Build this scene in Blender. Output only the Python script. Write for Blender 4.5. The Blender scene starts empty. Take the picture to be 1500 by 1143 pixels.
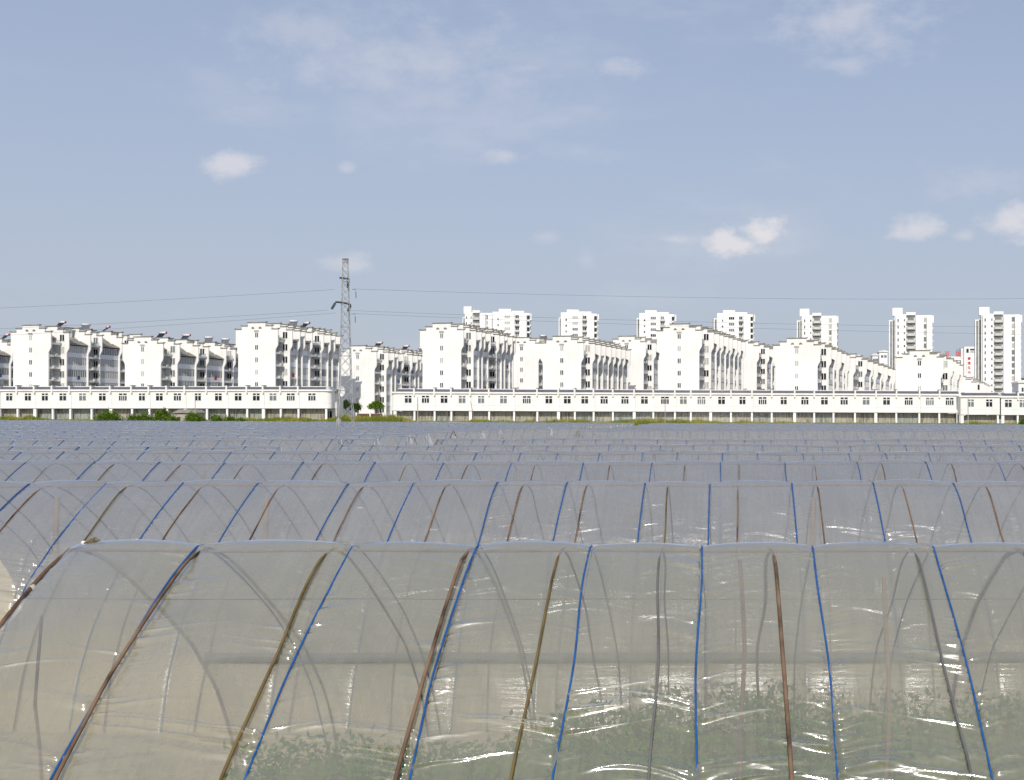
import bpy, math, random
import numpy as np
from mathutils import Vector

# ------------------------------------------------------------------ camera, sky, sun
sc = bpy.context.scene
F = 1810.0          # focal length in photo pixels (photo is 1500 wide)
PX, PY = 1060.0, 612.0   # where the straight-ahead direction falls in the photo
CAMZ = 3.71
cam_data = bpy.data.cameras.new('camera')
cam = bpy.data.objects.new('camera', cam_data)
sc.collection.objects.link(cam)
sc.camera = cam
cam.location = (0, 0, CAMZ)
cam.rotation_euler = (math.radians(90), 0, 0)
cam_data.sensor_width = 36.0
cam_data.lens = 36.0 * F / 1500.0
cam_data.shift_x = -(PX - 750.0) / 1500.0
cam_data.shift_y = (PY - 571.5) / 1500.0
cam_data.clip_start = 0.1
cam_data.clip_end = 20000

SUN_AZ = math.radians(1)      # to the left of straight behind the camera
SUN_EL = math.radians(37)
sun_dir = Vector((-math.sin(SUN_AZ) * math.cos(SUN_EL), -math.cos(SUN_AZ) * math.cos(SUN_EL), math.sin(SUN_EL)))
sl = bpy.data.lights.new('sun', 'SUN')
sl.energy = 3.5
sl.angle = math.radians(0.53)
sl.color = (1.0, 0.95, 0.86)
sun = bpy.data.objects.new('sun', sl)
sc.collection.objects.link(sun)
sun.rotation_euler = (-sun_dir).to_track_quat('-Z', 'Y').to_euler()

vs = sc.view_settings
vs.view_transform = 'Standard'
vs.look = 'None'
vs.exposure = 0.0
vs.gamma = 1.0
vs.use_curve_mapping = False
sc.cycles.transparent_max_bounces = 40
sc.cycles.max_bounces = 8
sc.cycles.glossy_bounces = 4
sc.cycles.diffuse_bounces = 3
sc.cycles.caustics_reflective = False
sc.cycles.caustics_refractive = False
sc.cycles.sample_clamp_indirect = 6.0


class NT:
    """tiny node-tree helper"""
    def __init__(s, tree):
        s.t = tree
        s.t.nodes.clear()

    def n(s, kind, **kw):
        nd = s.t.nodes.new(kind)
        for k, v in kw.items():
            if k.startswith('i_'):
                key = k[2:]
                key = int(key) if key.isdigit() else key.replace('_', ' ')
                s.inp(nd, key, v)
            else:
                setattr(nd, k, v)
        return nd

    def inp(s, nd, key, v):
        sock = nd.inputs[key]
        if isinstance(v, bpy.types.NodeSocket):
            s.t.links.new(v, sock)
        elif isinstance(v, bpy.types.Node):
            s.t.links.new(v.outputs[0], sock)
        else:
            if hasattr(sock.default_value, '__len__') and not hasattr(v, '__len__'):
                v = [v] * len(sock.default_value)
            if hasattr(sock.default_value, '__len__') and len(sock.default_value) == 4 and len(v) == 3:
                v = (*v, 1)
            sock.default_value = v

    def math(s, op, a, b=0.0, c=None, clamp=False):
        nd = s.n('ShaderNodeMath', operation=op, use_clamp=clamp)
        s.inp(nd, 0, a)
        s.inp(nd, 1, b)
        if c is not None:
            s.inp(nd, 2, c)
        return nd.outputs[0]

    def noise(s, vec, scale, detail=3, rough=0.55, dist=0.0):
        nd = s.n('ShaderNodeTexNoise')
        s.inp(nd, 'Vector', vec)
        s.inp(nd, 'Scale', scale)
        s.inp(nd, 'Detail', detail)
        s.inp(nd, 'Roughness', rough)
        s.inp(nd, 'Distortion', dist)
        return nd.outputs['Fac']

    def ramp(s, fac, stops):
        nd = s.n('ShaderNodeValToRGB')
        el = nd.color_ramp.elements
        while len(el) < len(stops):
            el.new(0.5)
        for e, (p, c) in zip(el, stops):
            e.position = p
            e.color = (*c, 1) if hasattr(c, '__len__') else (c, c, c, 1)
        s.inp(nd, 0, fac)
        return nd.outputs[0]

    def mix(s, fac, a, b, mode='MIX'):
        nd = s.n('ShaderNodeMix', data_type='RGBA', blend_type=mode)
        s.inp(nd, 0, fac)
        s.inp(nd, 6, a)
        s.inp(nd, 7, b)
        return nd.outputs[2]

    def mapr(s, v, a, b, c=0.0, d=1.0):
        nd = s.n('ShaderNodeMapRange', interpolation_type='SMOOTHSTEP')
        for i, x in enumerate((v, a, b, c, d)):
            s.inp(nd, i, x)
        return nd.outputs[0]

    def scale_vec(s, vec, sc_):
        nd = s.n('ShaderNodeMapping')
        s.inp(nd, 'Vector', vec)
        s.inp(nd, 'Scale', sc_)
        return nd.outputs[0]


world = bpy.data.worlds.new('World')
sc.world = world
world.use_nodes = True
w = NT(world.node_tree)
sky = w.n('ShaderNodeTexSky', sky_type='NISHITA', sun_disc=False)
sky.sun_elevation = SUN_EL
sky.sun_rotation = math.pi + SUN_AZ
sky.altitude = 30
sky.air_density = 1.0
sky.dust_density = 2.2
sky.ozone_density = 1.6
SKY_STRENGTH = 0.075
# thin haze veil and fair-weather cloud over the whole dome
tc = w.n('ShaderNodeTexCoord')
sep = w.n('ShaderNodeSeparateXYZ', i_0=tc.outputs['Generated'])
dx, dy, dz = sep.outputs
ady = w.math('MAXIMUM', dy, 0.05)
u = w.math('DIVIDE', dx, ady)        # tangent-plane direction coordinates to the north
v = w.math('DIVIDE', dz, ady)
uv = w.n('ShaderNodeCombineXYZ', i_0=u, i_1=v)
n_big = w.noise(w.scale_vec(uv.outputs[0], (7.0, 16.0, 1)), 1.0, 5, 0.6)
n_fine = w.noise(w.scale_vec(uv.outputs[0], (26.0, 40.0, 1)), 1.0, 6, 0.62)
n_warp = w.math('SUBTRACT', n_fine, 0.5)
CLOUDS = [  # photo px centre, radii, strength, softness
    (590, 90, 270, 85, 0.36, 1.0), (450, 40, 150, 45, 0.28, 1.0), (640, 140, 230, 55, .24, 1.0),
    (342, 240, 52, 22, 0.62, 0.55), (745, 229, 46, 15, 0.45, 0.7), (850, 222, 90, 16, .18, 1.0),
    (900, 100, 62, 17, 0.50, 0.7), (770, 100, 60, 12, .3, .9),
    (1060, 352, 22, 30, 0.85, 0.4), (1115, 346, 36, 30, 0.95, 0.35), (1090, 358, 60, 18, .85, .5), (990, 352, 48, 13, 0.45, 0.8),
    (1342, 338, 50, 22, 0.62, 0.55), (1480, 322, 50, 30, 0.7, 0.5), (1412, 346, 30, 12, .35, .8),
    (1250, 35, 130, 55, 0.42, 0.8), (1235, 95, 60, 18, 0.36, 0.8), (1430, 268, 110, 30, 0.22, 1.0),
    (497, 386, 50, 17, 0.40, 0.6), (508, 247, 18, 11, 0.34, 0.7), (860, 380, 26, 22, 0.2, 1.0), (800, 347, 26, 10, .22, .9), (990, 18, 60, 12, .2, 1.0),
]
cov = None
for (cx, cy, rx, ry, st, soft) in CLOUDS:
    cu, cv_ = (cx - PX) / F, (PY - cy) / F
    a = w.math('MULTIPLY', w.math('SUBTRACT', u, cu), F / rx)
    b = w.math('MULTIPLY', w.math('SUBTRACT', v, cv_), F / ry)
    r = w.math('SQRT', w.math('ADD', w.math('MULTIPLY', a, a), w.math('MULTIPLY', b, b)))
    r = w.math('ADD', r, w.math('MULTIPLY', n_warp, 2.8))
    m = w.mapr(r, 1.2, 0.55 - soft, 0.0, st * .95)
    cov = m if cov is None else w.math('MAXIMUM', cov, m)
ahead = w.mapr(dy, 0.05, 0.25)
cov = w.math('MULTIPLY', cov, ahead)
n_all = w.noise(w.scale_vec(tc.outputs['Generated'], (2.2, 2.2, 6.0)), 1.6, 6, 0.6)
wisps = w.mapr(n_all, 0.52, 0.80, 0.0, 0.30)
cov = w.math('MAXIMUM', cov, wisps)
K = 1.0 / SKY_STRENGTH
up = w.mapr(dz, -0.02, 0.55)
veil = w.mix(w.mapr(dz, 0.0, 0.34), tuple(c * K for c in (0.535, 0.59, 0.695)), tuple(c * K for c in (0.49, 0.585, 0.80)))
veil_fac = w.math('SUBTRACT', 0.80, w.math('MULTIPLY', up, 0.35))
skyc = w.mix(veil_fac, sky.outputs[0], veil)
cl = w.mix(cov, skyc, tuple(c * K for c in (0.80, 0.77, 0.79)))
bg = w.n('ShaderNodeBackground', i_Color=cl, i_Strength=SKY_STRENGTH)
wo = w.n('ShaderNodeOutputWorld', i_Surface=bg)

# ------------------------------------------------------------------ helpers
COL = sc.collection
rnd = random.Random(7)


def at(px, py, D):
    return Vector(((px - PX) * D / F, D, CAMZ + (PY - py) * D / F))


def atx(px, D):
    return (px - PX) * D / F


def atz(py, D):
    return CAMZ + (PY - py) * D / F


class MB:
    """collects geometry for one mesh object"""
    def __init__(s):
        s.v, s.f = [], []

    def quad(s, a, b, c, d):
        i = len(s.v)
        s.v += [tuple(a), tuple(b), tuple(c), tuple(d)]
        s.f.append((i, i + 1, i + 2, i + 3))
        return s

    def tri(s, a, b, c):
        i = len(s.v)
        s.v += [tuple(a), tuple(b), tuple(c)]
        s.f.append((i, i + 1, i + 2))
        return s

    def box(s, x0, x1, y0, y1, z0, z1):
        i = len(s.v)
        s.v += [(x0, y0, z0), (x1, y0, z0), (x1, y1, z0), (x0, y1, z0), (x0, y0, z1), (x1, y0, z1), (x1, y1, z1), (x0, y1, z1)]
        s.f += [tuple(i + k for k in q) for q in ((0, 3, 2, 1), (4, 5, 6, 7), (0, 1, 5, 4), (1, 2, 6, 5), (2, 3, 7, 6), (3, 0, 4, 7))]
        return s

    def prism_xz(s, poly, y0, y1):
        """poly of (x, z), counter-clockwise seen from -y, extruded along y"""
        i, n = len(s.v), len(poly)
        s.v += [(x, y0, z) for x, z in poly] + [(x, y1, z) for x, z in poly]
        s.f.append(tuple(range(i, i + n)))
        s.f.append(tuple(range(i + 2 * n - 1, i + n - 1, -1)))
        for k in range(n):
            k2 = (k + 1) % n
            s.f.append((i + k2, i + k, i + n + k, i + n + k2))
        return s

    def prism_xy(s, poly, z0, z1, slope=0.0, x_ref=0.0):
        i, n = len(s.v), len(poly)
        s.v += [(x, y, z0 + slope * (x - x_ref)) for x, y in poly] + [(x, y, z1 + slope * (x - x_ref)) for x, y in poly]
        s.f.append(tuple(range(i + n - 1, i - 1, -1)))
        s.f.append(tuple(range(i + n, i + 2 * n)))
        for k in range(n):
            k2 = (k + 1) % n
            s.f.append((i + k, i + k2, i + n + k2, i + n + k))
        return s

    def tube(s, pts, r, sides=6, r2=None, cap=True):
        pts = [Vector(p) for p in pts]
        m = len(pts)
        base = len(s.v)
        prev = None
        for k, p in enumerate(pts):
            t = (pts[min(k + 1, m - 1)] - pts[max(k - 1, 0)])
            t = t.normalized() if t.length > 1e-9 else Vector((0, 0, 1))
            if prev is None:
                ref = Vector((0, 0, 1)) if abs(t.z) < 0.9 else Vector((1, 0, 0))
                a = t.cross(ref).normalized()
            else:
                a = (prev - t * prev.dot(t)).normalized()
            prev = a
            b = t.cross(a)
            rr = r if r2 is None else r + (r2 - r) * k / max(1, m - 1)
            for j in range(sides):
                an = 2 * math.pi * j / sides
                s.v.append(tuple(p + a * (rr * math.cos(an)) + b * (rr * math.sin(an))))
        for k in range(m - 1):
            for j in range(sides):
                j2 = (j + 1) % sides
                s.f.append((base + k * sides + j, base + k * sides + j2, base + (k + 1) * sides + j2, base + (k + 1) * sides + j))
        if cap:
            s.f.append(tuple(base + j for j in range(sides - 1, -1, -1)))
            s.f.append(tuple(base + (m - 1) * sides + j for j in range(sides)))
        return s

    def mesh(s, name, mat, smooth=False):
        me = bpy.data.meshes.new(name)
        me.from_pydata(s.v, [], s.f)
        if mat:
            me.materials.append(mat)
        if smooth:
            me.polygons.foreach_set('use_smooth', [True] * len(me.polygons))
        return me

    def build(s, name, mat, parent=None, smooth=False, loc=None):
        return link(name, s.mesh(name, mat, smooth), parent, loc)


def link(name, me, parent=None, loc=None, rz=0.0, scale=None):
    o = bpy.data.objects.new(name, me)
    COL.objects.link(o)
    o.parent = parent
    if loc is not None:
        o.location = loc
    if rz:
        o.rotation_euler.z = rz
    if scale:
        o.scale = scale
    return o


def empty(name, loc, label, cat, group=None, rz=0.0):
    o = bpy.data.objects.new(name, None)
    o.empty_display_size = 0.5
    COL.objects.link(o)
    o.location = loc
    o.rotation_euler.z = rz
    return tag(o, label, cat, group)


def tag(o, label=None, cat=None, group=None, kind=None):
    if label:
        o['label'] = label
    if cat:
        o['category'] = cat
    if group:
        o['group'] = group
    if kind:
        o['kind'] = kind
    return o


def np_mesh(name, V, Q, mat, smooth=True):
    """fast mesh from numpy arrays: V (n,3), Q (m,k) with k 3 or 4"""
    me = bpy.data.meshes.new(name)
    k = Q.shape[1]
    me.vertices.add(len(V))
    me.vertices.foreach_set('co', np.ascontiguousarray(V, dtype=np.float32).ravel())
    me.loops.add(Q.size)
    me.loops.foreach_set('vertex_index', np.ascontiguousarray(Q, dtype=np.int32).ravel())
    me.polygons.add(len(Q))
    me.polygons.foreach_set('loop_start', np.arange(0, Q.size, k, dtype=np.int32))
    me.polygons.foreach_set('loop_total', np.full(len(Q), k, dtype=np.int32))
    if smooth:
        me.polygons.foreach_set('use_smooth', np.ones(len(Q), dtype=bool))
    me.materials.append(mat)
    me.update(calc_edges=True)
    return me


# ------------------------------------------------------------------ materials
MATS = {}


def pmat(name, col, rough=0.7, spec=0.3, metal=0.0, var=0.0, vscale=1.0, col2=None, stretch=(1, 1, 1), bump=0.0, bscale=8.0):
    m = bpy.data.materials.new(name)
    m.use_nodes = True
    t = NT(m.node_tree)
    tcn = t.n('ShaderNodeTexCoord')
    vec = tcn.outputs['Object']
    b = t.n('ShaderNodeBsdfPrincipled')
    if var > 0:
        c2 = col2 or tuple(c * 0.6 for c in col)
        nz = t.noise(t.scale_vec(vec, stretch), vscale, 5, 0.62)
        fac = t.math('MULTIPLY', t.mapr(nz, 0.38, 0.72), var)
        t.inp(b, 'Base Color', t.mix(fac, col, c2))
    else:
        t.inp(b, 'Base Color', col)
    t.inp(b, 'Roughness', rough)
    t.inp(b, 'Specular IOR Level', spec)
    t.inp(b, 'Metallic', metal)
    if bump > 0:
        bn = t.n('ShaderNodeBump', i_Strength=bump, i_Distance=0.05)
        t.inp(bn, 'Height', t.noise(vec, bscale, 4))
        t.inp(b, 'Normal', bn)
    t.n('ShaderNodeOutputMaterial', i_Surface=b)
    MATS[name] = m
    return m


WALL = pmat('white_render', (0.86, 0.85, 0.825), 0.85, 0.15, var=0.5, vscale=0.4, col2=(0.70, 0.68, 0.63), stretch=(1.6, 1.6, 0.35))
WALL2 = pmat('aged_render', (0.80, 0.79, 0.76), 0.85, 0.15, var=0.6, vscale=0.5, col2=(0.60, 0.58, 0.54), stretch=(1.5, 1.5, 0.3))
SPAN = pmat('spandrel_render', (0.85, 0.85, 0.85), 0.7, 0.2, var=0.3, vscale=0.6, col2=(0.70, 0.71, 0.72))
TILE = pmat('dark_roof_tile', (0.22, 0.21, 0.185), 0.85, 0.15, var=0.8, vscale=1.2, col2=(0.42, 0.385, 0.31))
STRIP = pmat('grey_violet_tile', (0.15, 0.145, 0.18), 0.6, 0.3, var=0.6, vscale=0.8, col2=(0.09, 0.087, 0.105))
FRAME = pmat('white_frame', (0.75, 0.75, 0.74), 0.5, 0.3)
PANES = [pmat('dark_glass', (0.025, 0.03, 0.035), 0.08, 0.5), pmat('grey_glass', (0.17, 0.19, 0.195), 0.12, 0.5),
         pmat('curtained_glass', (0.46, 0.46, 0.43), 0.3, 0.5), pmat('black_glass', (0.012, 0.012, 0.014), 0.1, 0.4)]
TGLASS = pmat('tower_glass', (0.24, 0.25, 0.245), 0.15, 0.5, var=0.7, vscale=0.5, col2=(0.10, 0.105, 0.105))
BALC = pmat('balcony_parapet', (0.62, 0.62, 0.585), 0.7, 0.2, var=0.4, vscale=0.8)
SHOP = pmat('shop_glass', (0.38, 0.36, 0.28), 0.12, 0.45, var=1.0, vscale=1.1, col2=(0.13, 0.115, 0.085), stretch=(2.2, 1, 0.45))
SHOP2 = pmat('shop_glass_green', (0.32, 0.345, 0.295), 0.12, 0.45, var=1.0, vscale=1.0, col2=(0.12, 0.12, 0.095), stretch=(2.2, 1, 0.4))
RAIL = pmat('iron_railing', (0.40, 0.40, 0.38), 0.6, 0.3)
ACM = pmat('air_conditioner', (0.58, 0.57, 0.53), 0.6, 0.3)
STEEL = pmat('galvanised_steel', (0.52, 0.53, 0.53), 0.5, 0.4, metal=0.2, var=0.9, vscale=1.5, col2=(0.20, 0.195, 0.18))
INSUL = pmat('insulator_brown', (0.045, 0.04, 0.035), 0.3, 0.5)
WIRE = pmat('aluminium_wire', (0.17, 0.18, 0.20), 0.5, 0.4)
RED = pmat('red_tank_cap', (0.45, 0.035, 0.035), 0.5, 0.4)
PANEL = pmat('solar_tubes', (0.025, 0.028, 0.045), 0.2, 0.5)
TANK = pmat('tank_white', (0.70, 0.70, 0.70), 0.35, 0.5)
ROPE = pmat('blue_rope', (0.014, 0.10, 0.33), 0.55, 0.3, var=0.8, vscale=9.0, col2=(0.012, 0.05, 0.16))
HOOP = pmat('rusty_hoop', (0.23, 0.15, 0.10), 0.95, 0.05, var=1.0, vscale=2.2, col2=(0.045, 0.03, 0.024))
BAMB = pmat('bamboo_pole', (0.30, 0.21, 0.12), 0.7, 0.3, var=0.7, vscale=2.0, col2=(0.15, 0.10, 0.06))
MOSSY = pmat('mossy_hoop', (0.17, 0.12, 0.05), 0.8, 0.15, var=0.9, vscale=3.0, col2=(0.06, 0.04, 0.016))
CONC = pmat('concrete_pole', (0.42, 0.40, 0.36), 0.8, 0.2, var=0.4, vscale=1.0)
HUTW = pmat('hut_render', (0.50, 0.46, 0.39), 0.85, 0.2, var=0.7, vscale=0.8, col2=(0.36, 0.33, 0.28))
HUTR = pmat('hut_roof', (0.33, 0.31, 0.28), 0.85, 0.2, var=0.7, vscale=1.0)
SIGN = pmat('red_sign', (0.62, 0.03, 0.05), 0.5, 0.3)
BAG = pmat('white_sack', (0.75, 0.74, 0.70), 0.6, 0.3)
STRAWB = pmat('straw_bundle', (0.25, 0.20, 0.11), 0.9, 0.1, var=0.9, vscale=8.0, col2=(0.08, 0.065, 0.04))
ROLLM = pmat('rolled_film', (0.15, 0.15, 0.12), 0.7, 0.2, var=0.6, vscale=2.0)
CLOTH = [pmat('washing_red', (0.4, 0.05, 0.06), 0.9, 0.1), pmat('washing_blue', (0.08, 0.13, 0.25), 0.9, 0.1), pmat('washing_white', (0.7, 0.7, 0.7), 0.9, 0.1)]
BRICKW = pmat('dark_red_wall', (0.13, 0.055, 0.05), 0.85, 0.2, var=0.6, vscale=1.0)
CARM = pmat('dark_car_paint', (0.05, 0.06, 0.06), 0.25, 0.5)


def leaf_mat(name, c1, c2, scale=0.8, trans=0.35):
    m = bpy.data.materials.new(name)
    m.use_nodes = True
    t = NT(m.node_tree)
    g = t.n('ShaderNodeNewGeometry')
    nz = t.noise(g.outputs['Position'], scale, 4)
    wn = t.n('ShaderNodeTexWhiteNoise', noise_dimensions='3D')
    t.inp(wn, 'Vector', t.scale_vec(g.outputs['Position'], (3, 3, 3)))
    fac = t.math('ADD', t.mapr(nz, 0.35, 0.68), t.math('MULTIPLY', t.math('SUBTRACT', g.outputs['Random Per Island'], 0.5), 0.6), clamp=True)
    c = t.mix(fac, c1, c2)
    d = t.n('ShaderNodeBsdfDiffuse', i_Color=c)
    tr = t.n('ShaderNodeBsdfTranslucent', i_Color=c)
    mx = t.n('ShaderNodeMixShader', i_0=trans, i_1=d, i_2=tr)
    t.n('ShaderNodeOutputMaterial', i_Surface=mx)
    return m


LEAF = leaf_mat('shrub_leaf', (0.07, 0.145, 0.014), (0.22, 0.32, 0.04), 1.2)
LEAFD = leaf_mat('tree_leaf', (0.035, 0.075, 0.018), (0.085, 0.14, 0.03), 0.9)
GRASSM = leaf_mat('yellow_grass', (0.20, 0.25, 0.04), (0.44, 0.40, 0.11), 0.22, 0.3)
DRY = leaf_mat('dry_reed', (0.46, 0.38, 0.21), (0.68, 0.57, 0.34), 1.5, 0.3)
CROP = leaf_mat('crop_leaf', (0.09, 0.27, 0.025), (0.16, 0.36, 0.045), 2.0, 0.5)
GREYPIPE = pmat('grey_pipe', (0.15, 0.145, 0.14), 0.5, 0.3, var=0.7, vscale=3.0)
WOOD = pmat('bark', (0.13, 0.10, 0.07), 0.9, 0.1)
FARTREE = leaf_mat('far_leaf', (0.045, 0.075, 0.05), (0.07, 0.10, 0.06), 0.05, 0.2)


def film_mat(name, haze=0.40, hazecol=(0.69, 0.645, 0.50), refl=2.6, rough=0.09, tint=(0.97, 0.97, 0.965), fine=True, mud_glow=False, front=0.5):
    m = bpy.data.materials.new(name)
    m.use_nodes = True
    t = NT(m.node_tree)
    g = t.n('ShaderNodeNewGeometry')
    pos = g.outputs['Position']
    # dust: slow patches and runs down the slope
    n1 = t.noise(t.scale_vec(pos, (0.8, 0.8, 0.5)), 1.4, 4, 0.6)
    n2 = t.noise(t.scale_vec(pos, (14.0, .8, .8)), 1.0, 4, 0.65)
    dust = t.math('ADD', t.math('MULTIPLY', n1, 0.6), t.math('MULTIPLY', n2, 0.4))
    hz = t.mapr(dust, 0.30, 0.72, haze * 0.82, haze * 1.22)
    normal = None
    if fine:
        wv = t.noise(t.scale_vec(pos, (1.6, 22.0, 22.0)), 1.0, 4, 0.6, 0.4)
        bn = t.n('ShaderNodeBump', i_Strength=0.25, i_Distance=0.02)
        t.inp(bn, 'Height', wv)
        normal = bn.outputs[0]
    # a thin sheet reflects alike from both sides
    fr = t.n('ShaderNodeFresnel', i_IOR=t.math('SUBTRACT', 1.5, t.math('MULTIPLY', g.outputs['Backfacing'], 1.5 - 1 / 1.5)))
    gl = t.n('ShaderNodeBsdfGlossy', i_Color=(0.93, 0.95, 1.0), i_Roughness=rough)
    if normal is not None:
        t.inp(fr, 'Normal', normal)
        t.inp(gl, 'Normal', normal)
    gl2 = t.n('ShaderNodeBsdfGlossy', i_Color=(0.95, 0.96, 1.0), i_Roughness=0.27)
    if normal is not None:
        t.inp(gl2, 'Normal', normal)
    glm = t.n('ShaderNodeMixShader', i_0=0.35, i_1=gl, i_2=gl2)
    rf = t.math('MULTIPLY', fr, refl, clamp=True)
    tp = t.n('ShaderNodeBsdfTransparent', i_Color=tint)
    if mud_glow:         # soil splash on the foot of the sheet, with a cream glow painted in
        spz = t.n('ShaderNodeSeparateXYZ', i_0=pos)
        hh = t.math('ADD', spz.outputs[2], t.math('MULTIPLY', t.math('SUBTRACT', n1, 0.5), 1.2))
        mk = t.mapr(hh, 0.7, 1.7)
        hz = t.math('ADD', hz, t.math('MULTIPLY', t.math('SUBTRACT', 1.0, mk), 0.38))
        hazecol = t.mix(mk, (0.92, 0.78, 0.47), hazecol)
    df = t.n('ShaderNodeBsdfDiffuse', i_Color=hazecol)
    tl = t.n('ShaderNodeBsdfTranslucent', i_Color=hazecol)
    hd = t.n('ShaderNodeMixShader', i_0=1.0 - front, i_1=df, i_2=tl)
    body = t.n('ShaderNodeMixShader', i_0=hz, i_1=tp, i_2=hd)
    out = t.n('ShaderNodeMixShader', i_0=rf, i_1=body, i_2=glm)
    t.n('ShaderNodeOutputMaterial', i_Surface=out)
    return m


FILM = film_mat('polythene_film')
FILMB = film_mat('polythene_film_rear', haze=0.74, hazecol=(0.78, 0.70, 0.49), refl=1.1, fine=False, rough=.25)  # dense cream haze colour paints in a veil and warm glow
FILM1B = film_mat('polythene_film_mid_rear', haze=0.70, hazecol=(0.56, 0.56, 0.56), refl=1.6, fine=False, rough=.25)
FILM1 = film_mat('polythene_film_mid', haze=0.40, refl=1.9, hazecol=(0.64, 0.64, 0.625), mud_glow=True, front=0.5, rough=0.17)
FILMF = film_mat('polythene_film_far', haze=0.42, refl=2.0, hazecol=(0.68, 0.665, 0.61), fine=False, rough=0.13)
FILMW = film_mat('milky_film', haze=0.45, hazecol=(0.68, 0.68, 0.66), rough=0.2, fine=False)

gm = bpy.data.materials.new('field_soil')
gm.use_nodes = True
t = NT(gm.node_tree)
g = t.n('ShaderNodeNewGeometry')
pos = g.outputs['Position']
na = t.noise(pos, 0.5, 5, 0.6)
nb = t.noise(pos, 7.0, 4, 0.6)
soil = t.ramp(t.math('ADD', t.math('MULTIPLY', na, 0.5), t.math('MULTIPLY', nb, 0.5)),
              [(0.32, (0.075, 0.062, 0.045)), (0.5, (0.15, 0.125, 0.09)), (0.7, (0.22, 0.19, 0.14))])
gr = t.ramp(na, [(0.35, (0.10, 0.13, 0.035)), (0.65, (0.24, 0.23, 0.08))])
sp = t.n('ShaderNodeSeparateXYZ', i_0=pos)
far = t.mapr(sp.outputs[1], 259.0, 266.0)
pave = t.mapr(sp.outputs[1], 274.0, 277.0)  # paving behind the shops, added pale to bounce sunlight onto the facades
t_c = t.mix(pave, t.mix(far, soil, gr), (0.42, 0.41, 0.38))
bs = t.n('ShaderNodeBsdfPrincipled', i_Base_Color=t_c, i_Roughness=0.95)
bmp = t.n('ShaderNodeBump', i_Strength=0.5, i_Distance=0.06)
t.inp(bmp, 'Height', nb)
t.inp(bs, 'Normal', bmp)
t.n('ShaderNodeOutputMaterial', i_Surface=bs)
SOIL = gm

# ------------------------------------------------------------------ ground
def smooth(a, b, x):
    q = np.clip((np.asarray(x, dtype=float) - a) / (b - a), 0, 1)
    return q * q * (3 - 2 * q)


def zg(x, y):
    """height of the field: tilts gently to the east, then a bank up to the shops"""
    x = np.asarray(x, dtype=float)
    y = np.asarray(y, dtype=float)
    fld = np.clip((y - 20) / 235.0, 0, 1) * (-0.0045 * (np.clip(x, -260, 160) + 43))
    bank = 2.70 - 0.0042 * np.clip(x, -260, 160)
    q = smooth(259, 271, y)
    return fld * (1 - q) + bank * q


ys = np.concatenate([np.linspace(-60, 250, 63), np.linspace(253, 276, 24), np.array([300, 400, 700, 1500, 3500, 9000.])])
xs = np.concatenate([np.array([-9000., -3000, -1000]), np.linspace(-400, 300, 71), np.array([1000., 3000, 9000])])
GX, GY = np.meshgrid(xs, ys)
V = np.stack([GX, GY, zg(GX, GY)], -1).reshape(-1, 3)
nx_, ny_ = len(xs), len(ys)
idx = np.arange(nx_ * ny_).reshape(ny_, nx_)
Q = np.stack([idx[:-1, :-1], idx[:-1, 1:], idx[1:, 1:], idx[1:, :-1]], -1).reshape(-1, 4)
tag(link('ground', np_mesh('ground', V, Q, SOIL)), 'field soil between the plastic tunnels rising to a grassy bank', kind='structure')

# ------------------------------------------------------------------ polytunnels
PROF = np.array([(0.0, 2.80), (0.44, 2.605), (0.8, 2.42), (1.4, 2.07), (2.0, 1.66), (2.5, 1.17), (2.85, 0.62), (3.08, 0.0)])


def half_profile(n):
    """n points of the right half, evenly spaced by arc length, with a softly rounded ridge"""
    tt = np.linspace(0, 3.08, 600)
    # monotone smooth interpolation by repeated averaging of the linear profile
    zz = np.interp(tt, PROF[:, 0], PROF[:, 1])
    full_t = np.concatenate([-tt[:0:-1], tt])
    full_z = np.concatenate([zz[:0:-1], zz])
    ker = np.hanning(61)
    ker /= ker.sum()
    pad = np.pad(full_z, 30, mode='edge')
    sm = np.convolve(pad, ker, mode='valid')
    edge = smooth(2.6, 3.0, np.abs(full_t))
    full_z = sm * (1 - edge) + full_z * edge
    return full_t, full_z


FT, FZ = half_profile(0)
ARC = np.concatenate([[0], np.cumsum(np.hypot(np.diff(FT), np.diff(FZ)))])
GIRTH = ARC[-1]


def profile(s):
    """s in 0..1 over the whole arch (front foot to back foot): t, z, normal t, normal z"""
    a = np.asarray(s) * GIRTH
    tt = np.interp(a, ARC, FT)
    zz = np.interp(a, ARC, FZ)
    e = 0.02
    t1, z1 = np.interp(np.clip(a + e, 0, GIRTH), ARC, FT), np.interp(np.clip(a + e, 0, GIRTH), ARC, FZ)
    t0, z0 = np.interp(np.clip(a - e, 0, GIRTH), ARC, FT), np.interp(np.clip(a - e, 0, GIRTH), ARC, FZ)
    dt_, dz_ = t1 - t0, z1 - z0
    L = np.hypot(dt_, dz_) + 1e-9
    return tt, zz, -dz_ / L, dt_ / L


def vnoise(x, seed):
    x = np.asarray(x, dtype=float)
    i = np.floor(x).astype(np.int64)
    f = x - i
    f = f * f * (3 - 2 * f)

    def h(k):
        q = np.sin((k * 127.1 + seed * 311.7) * 0.731) * 43758.5453
        return q - np.floor(q)
    return h(i) * (1 - f) + h(i + 1) * f


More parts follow.
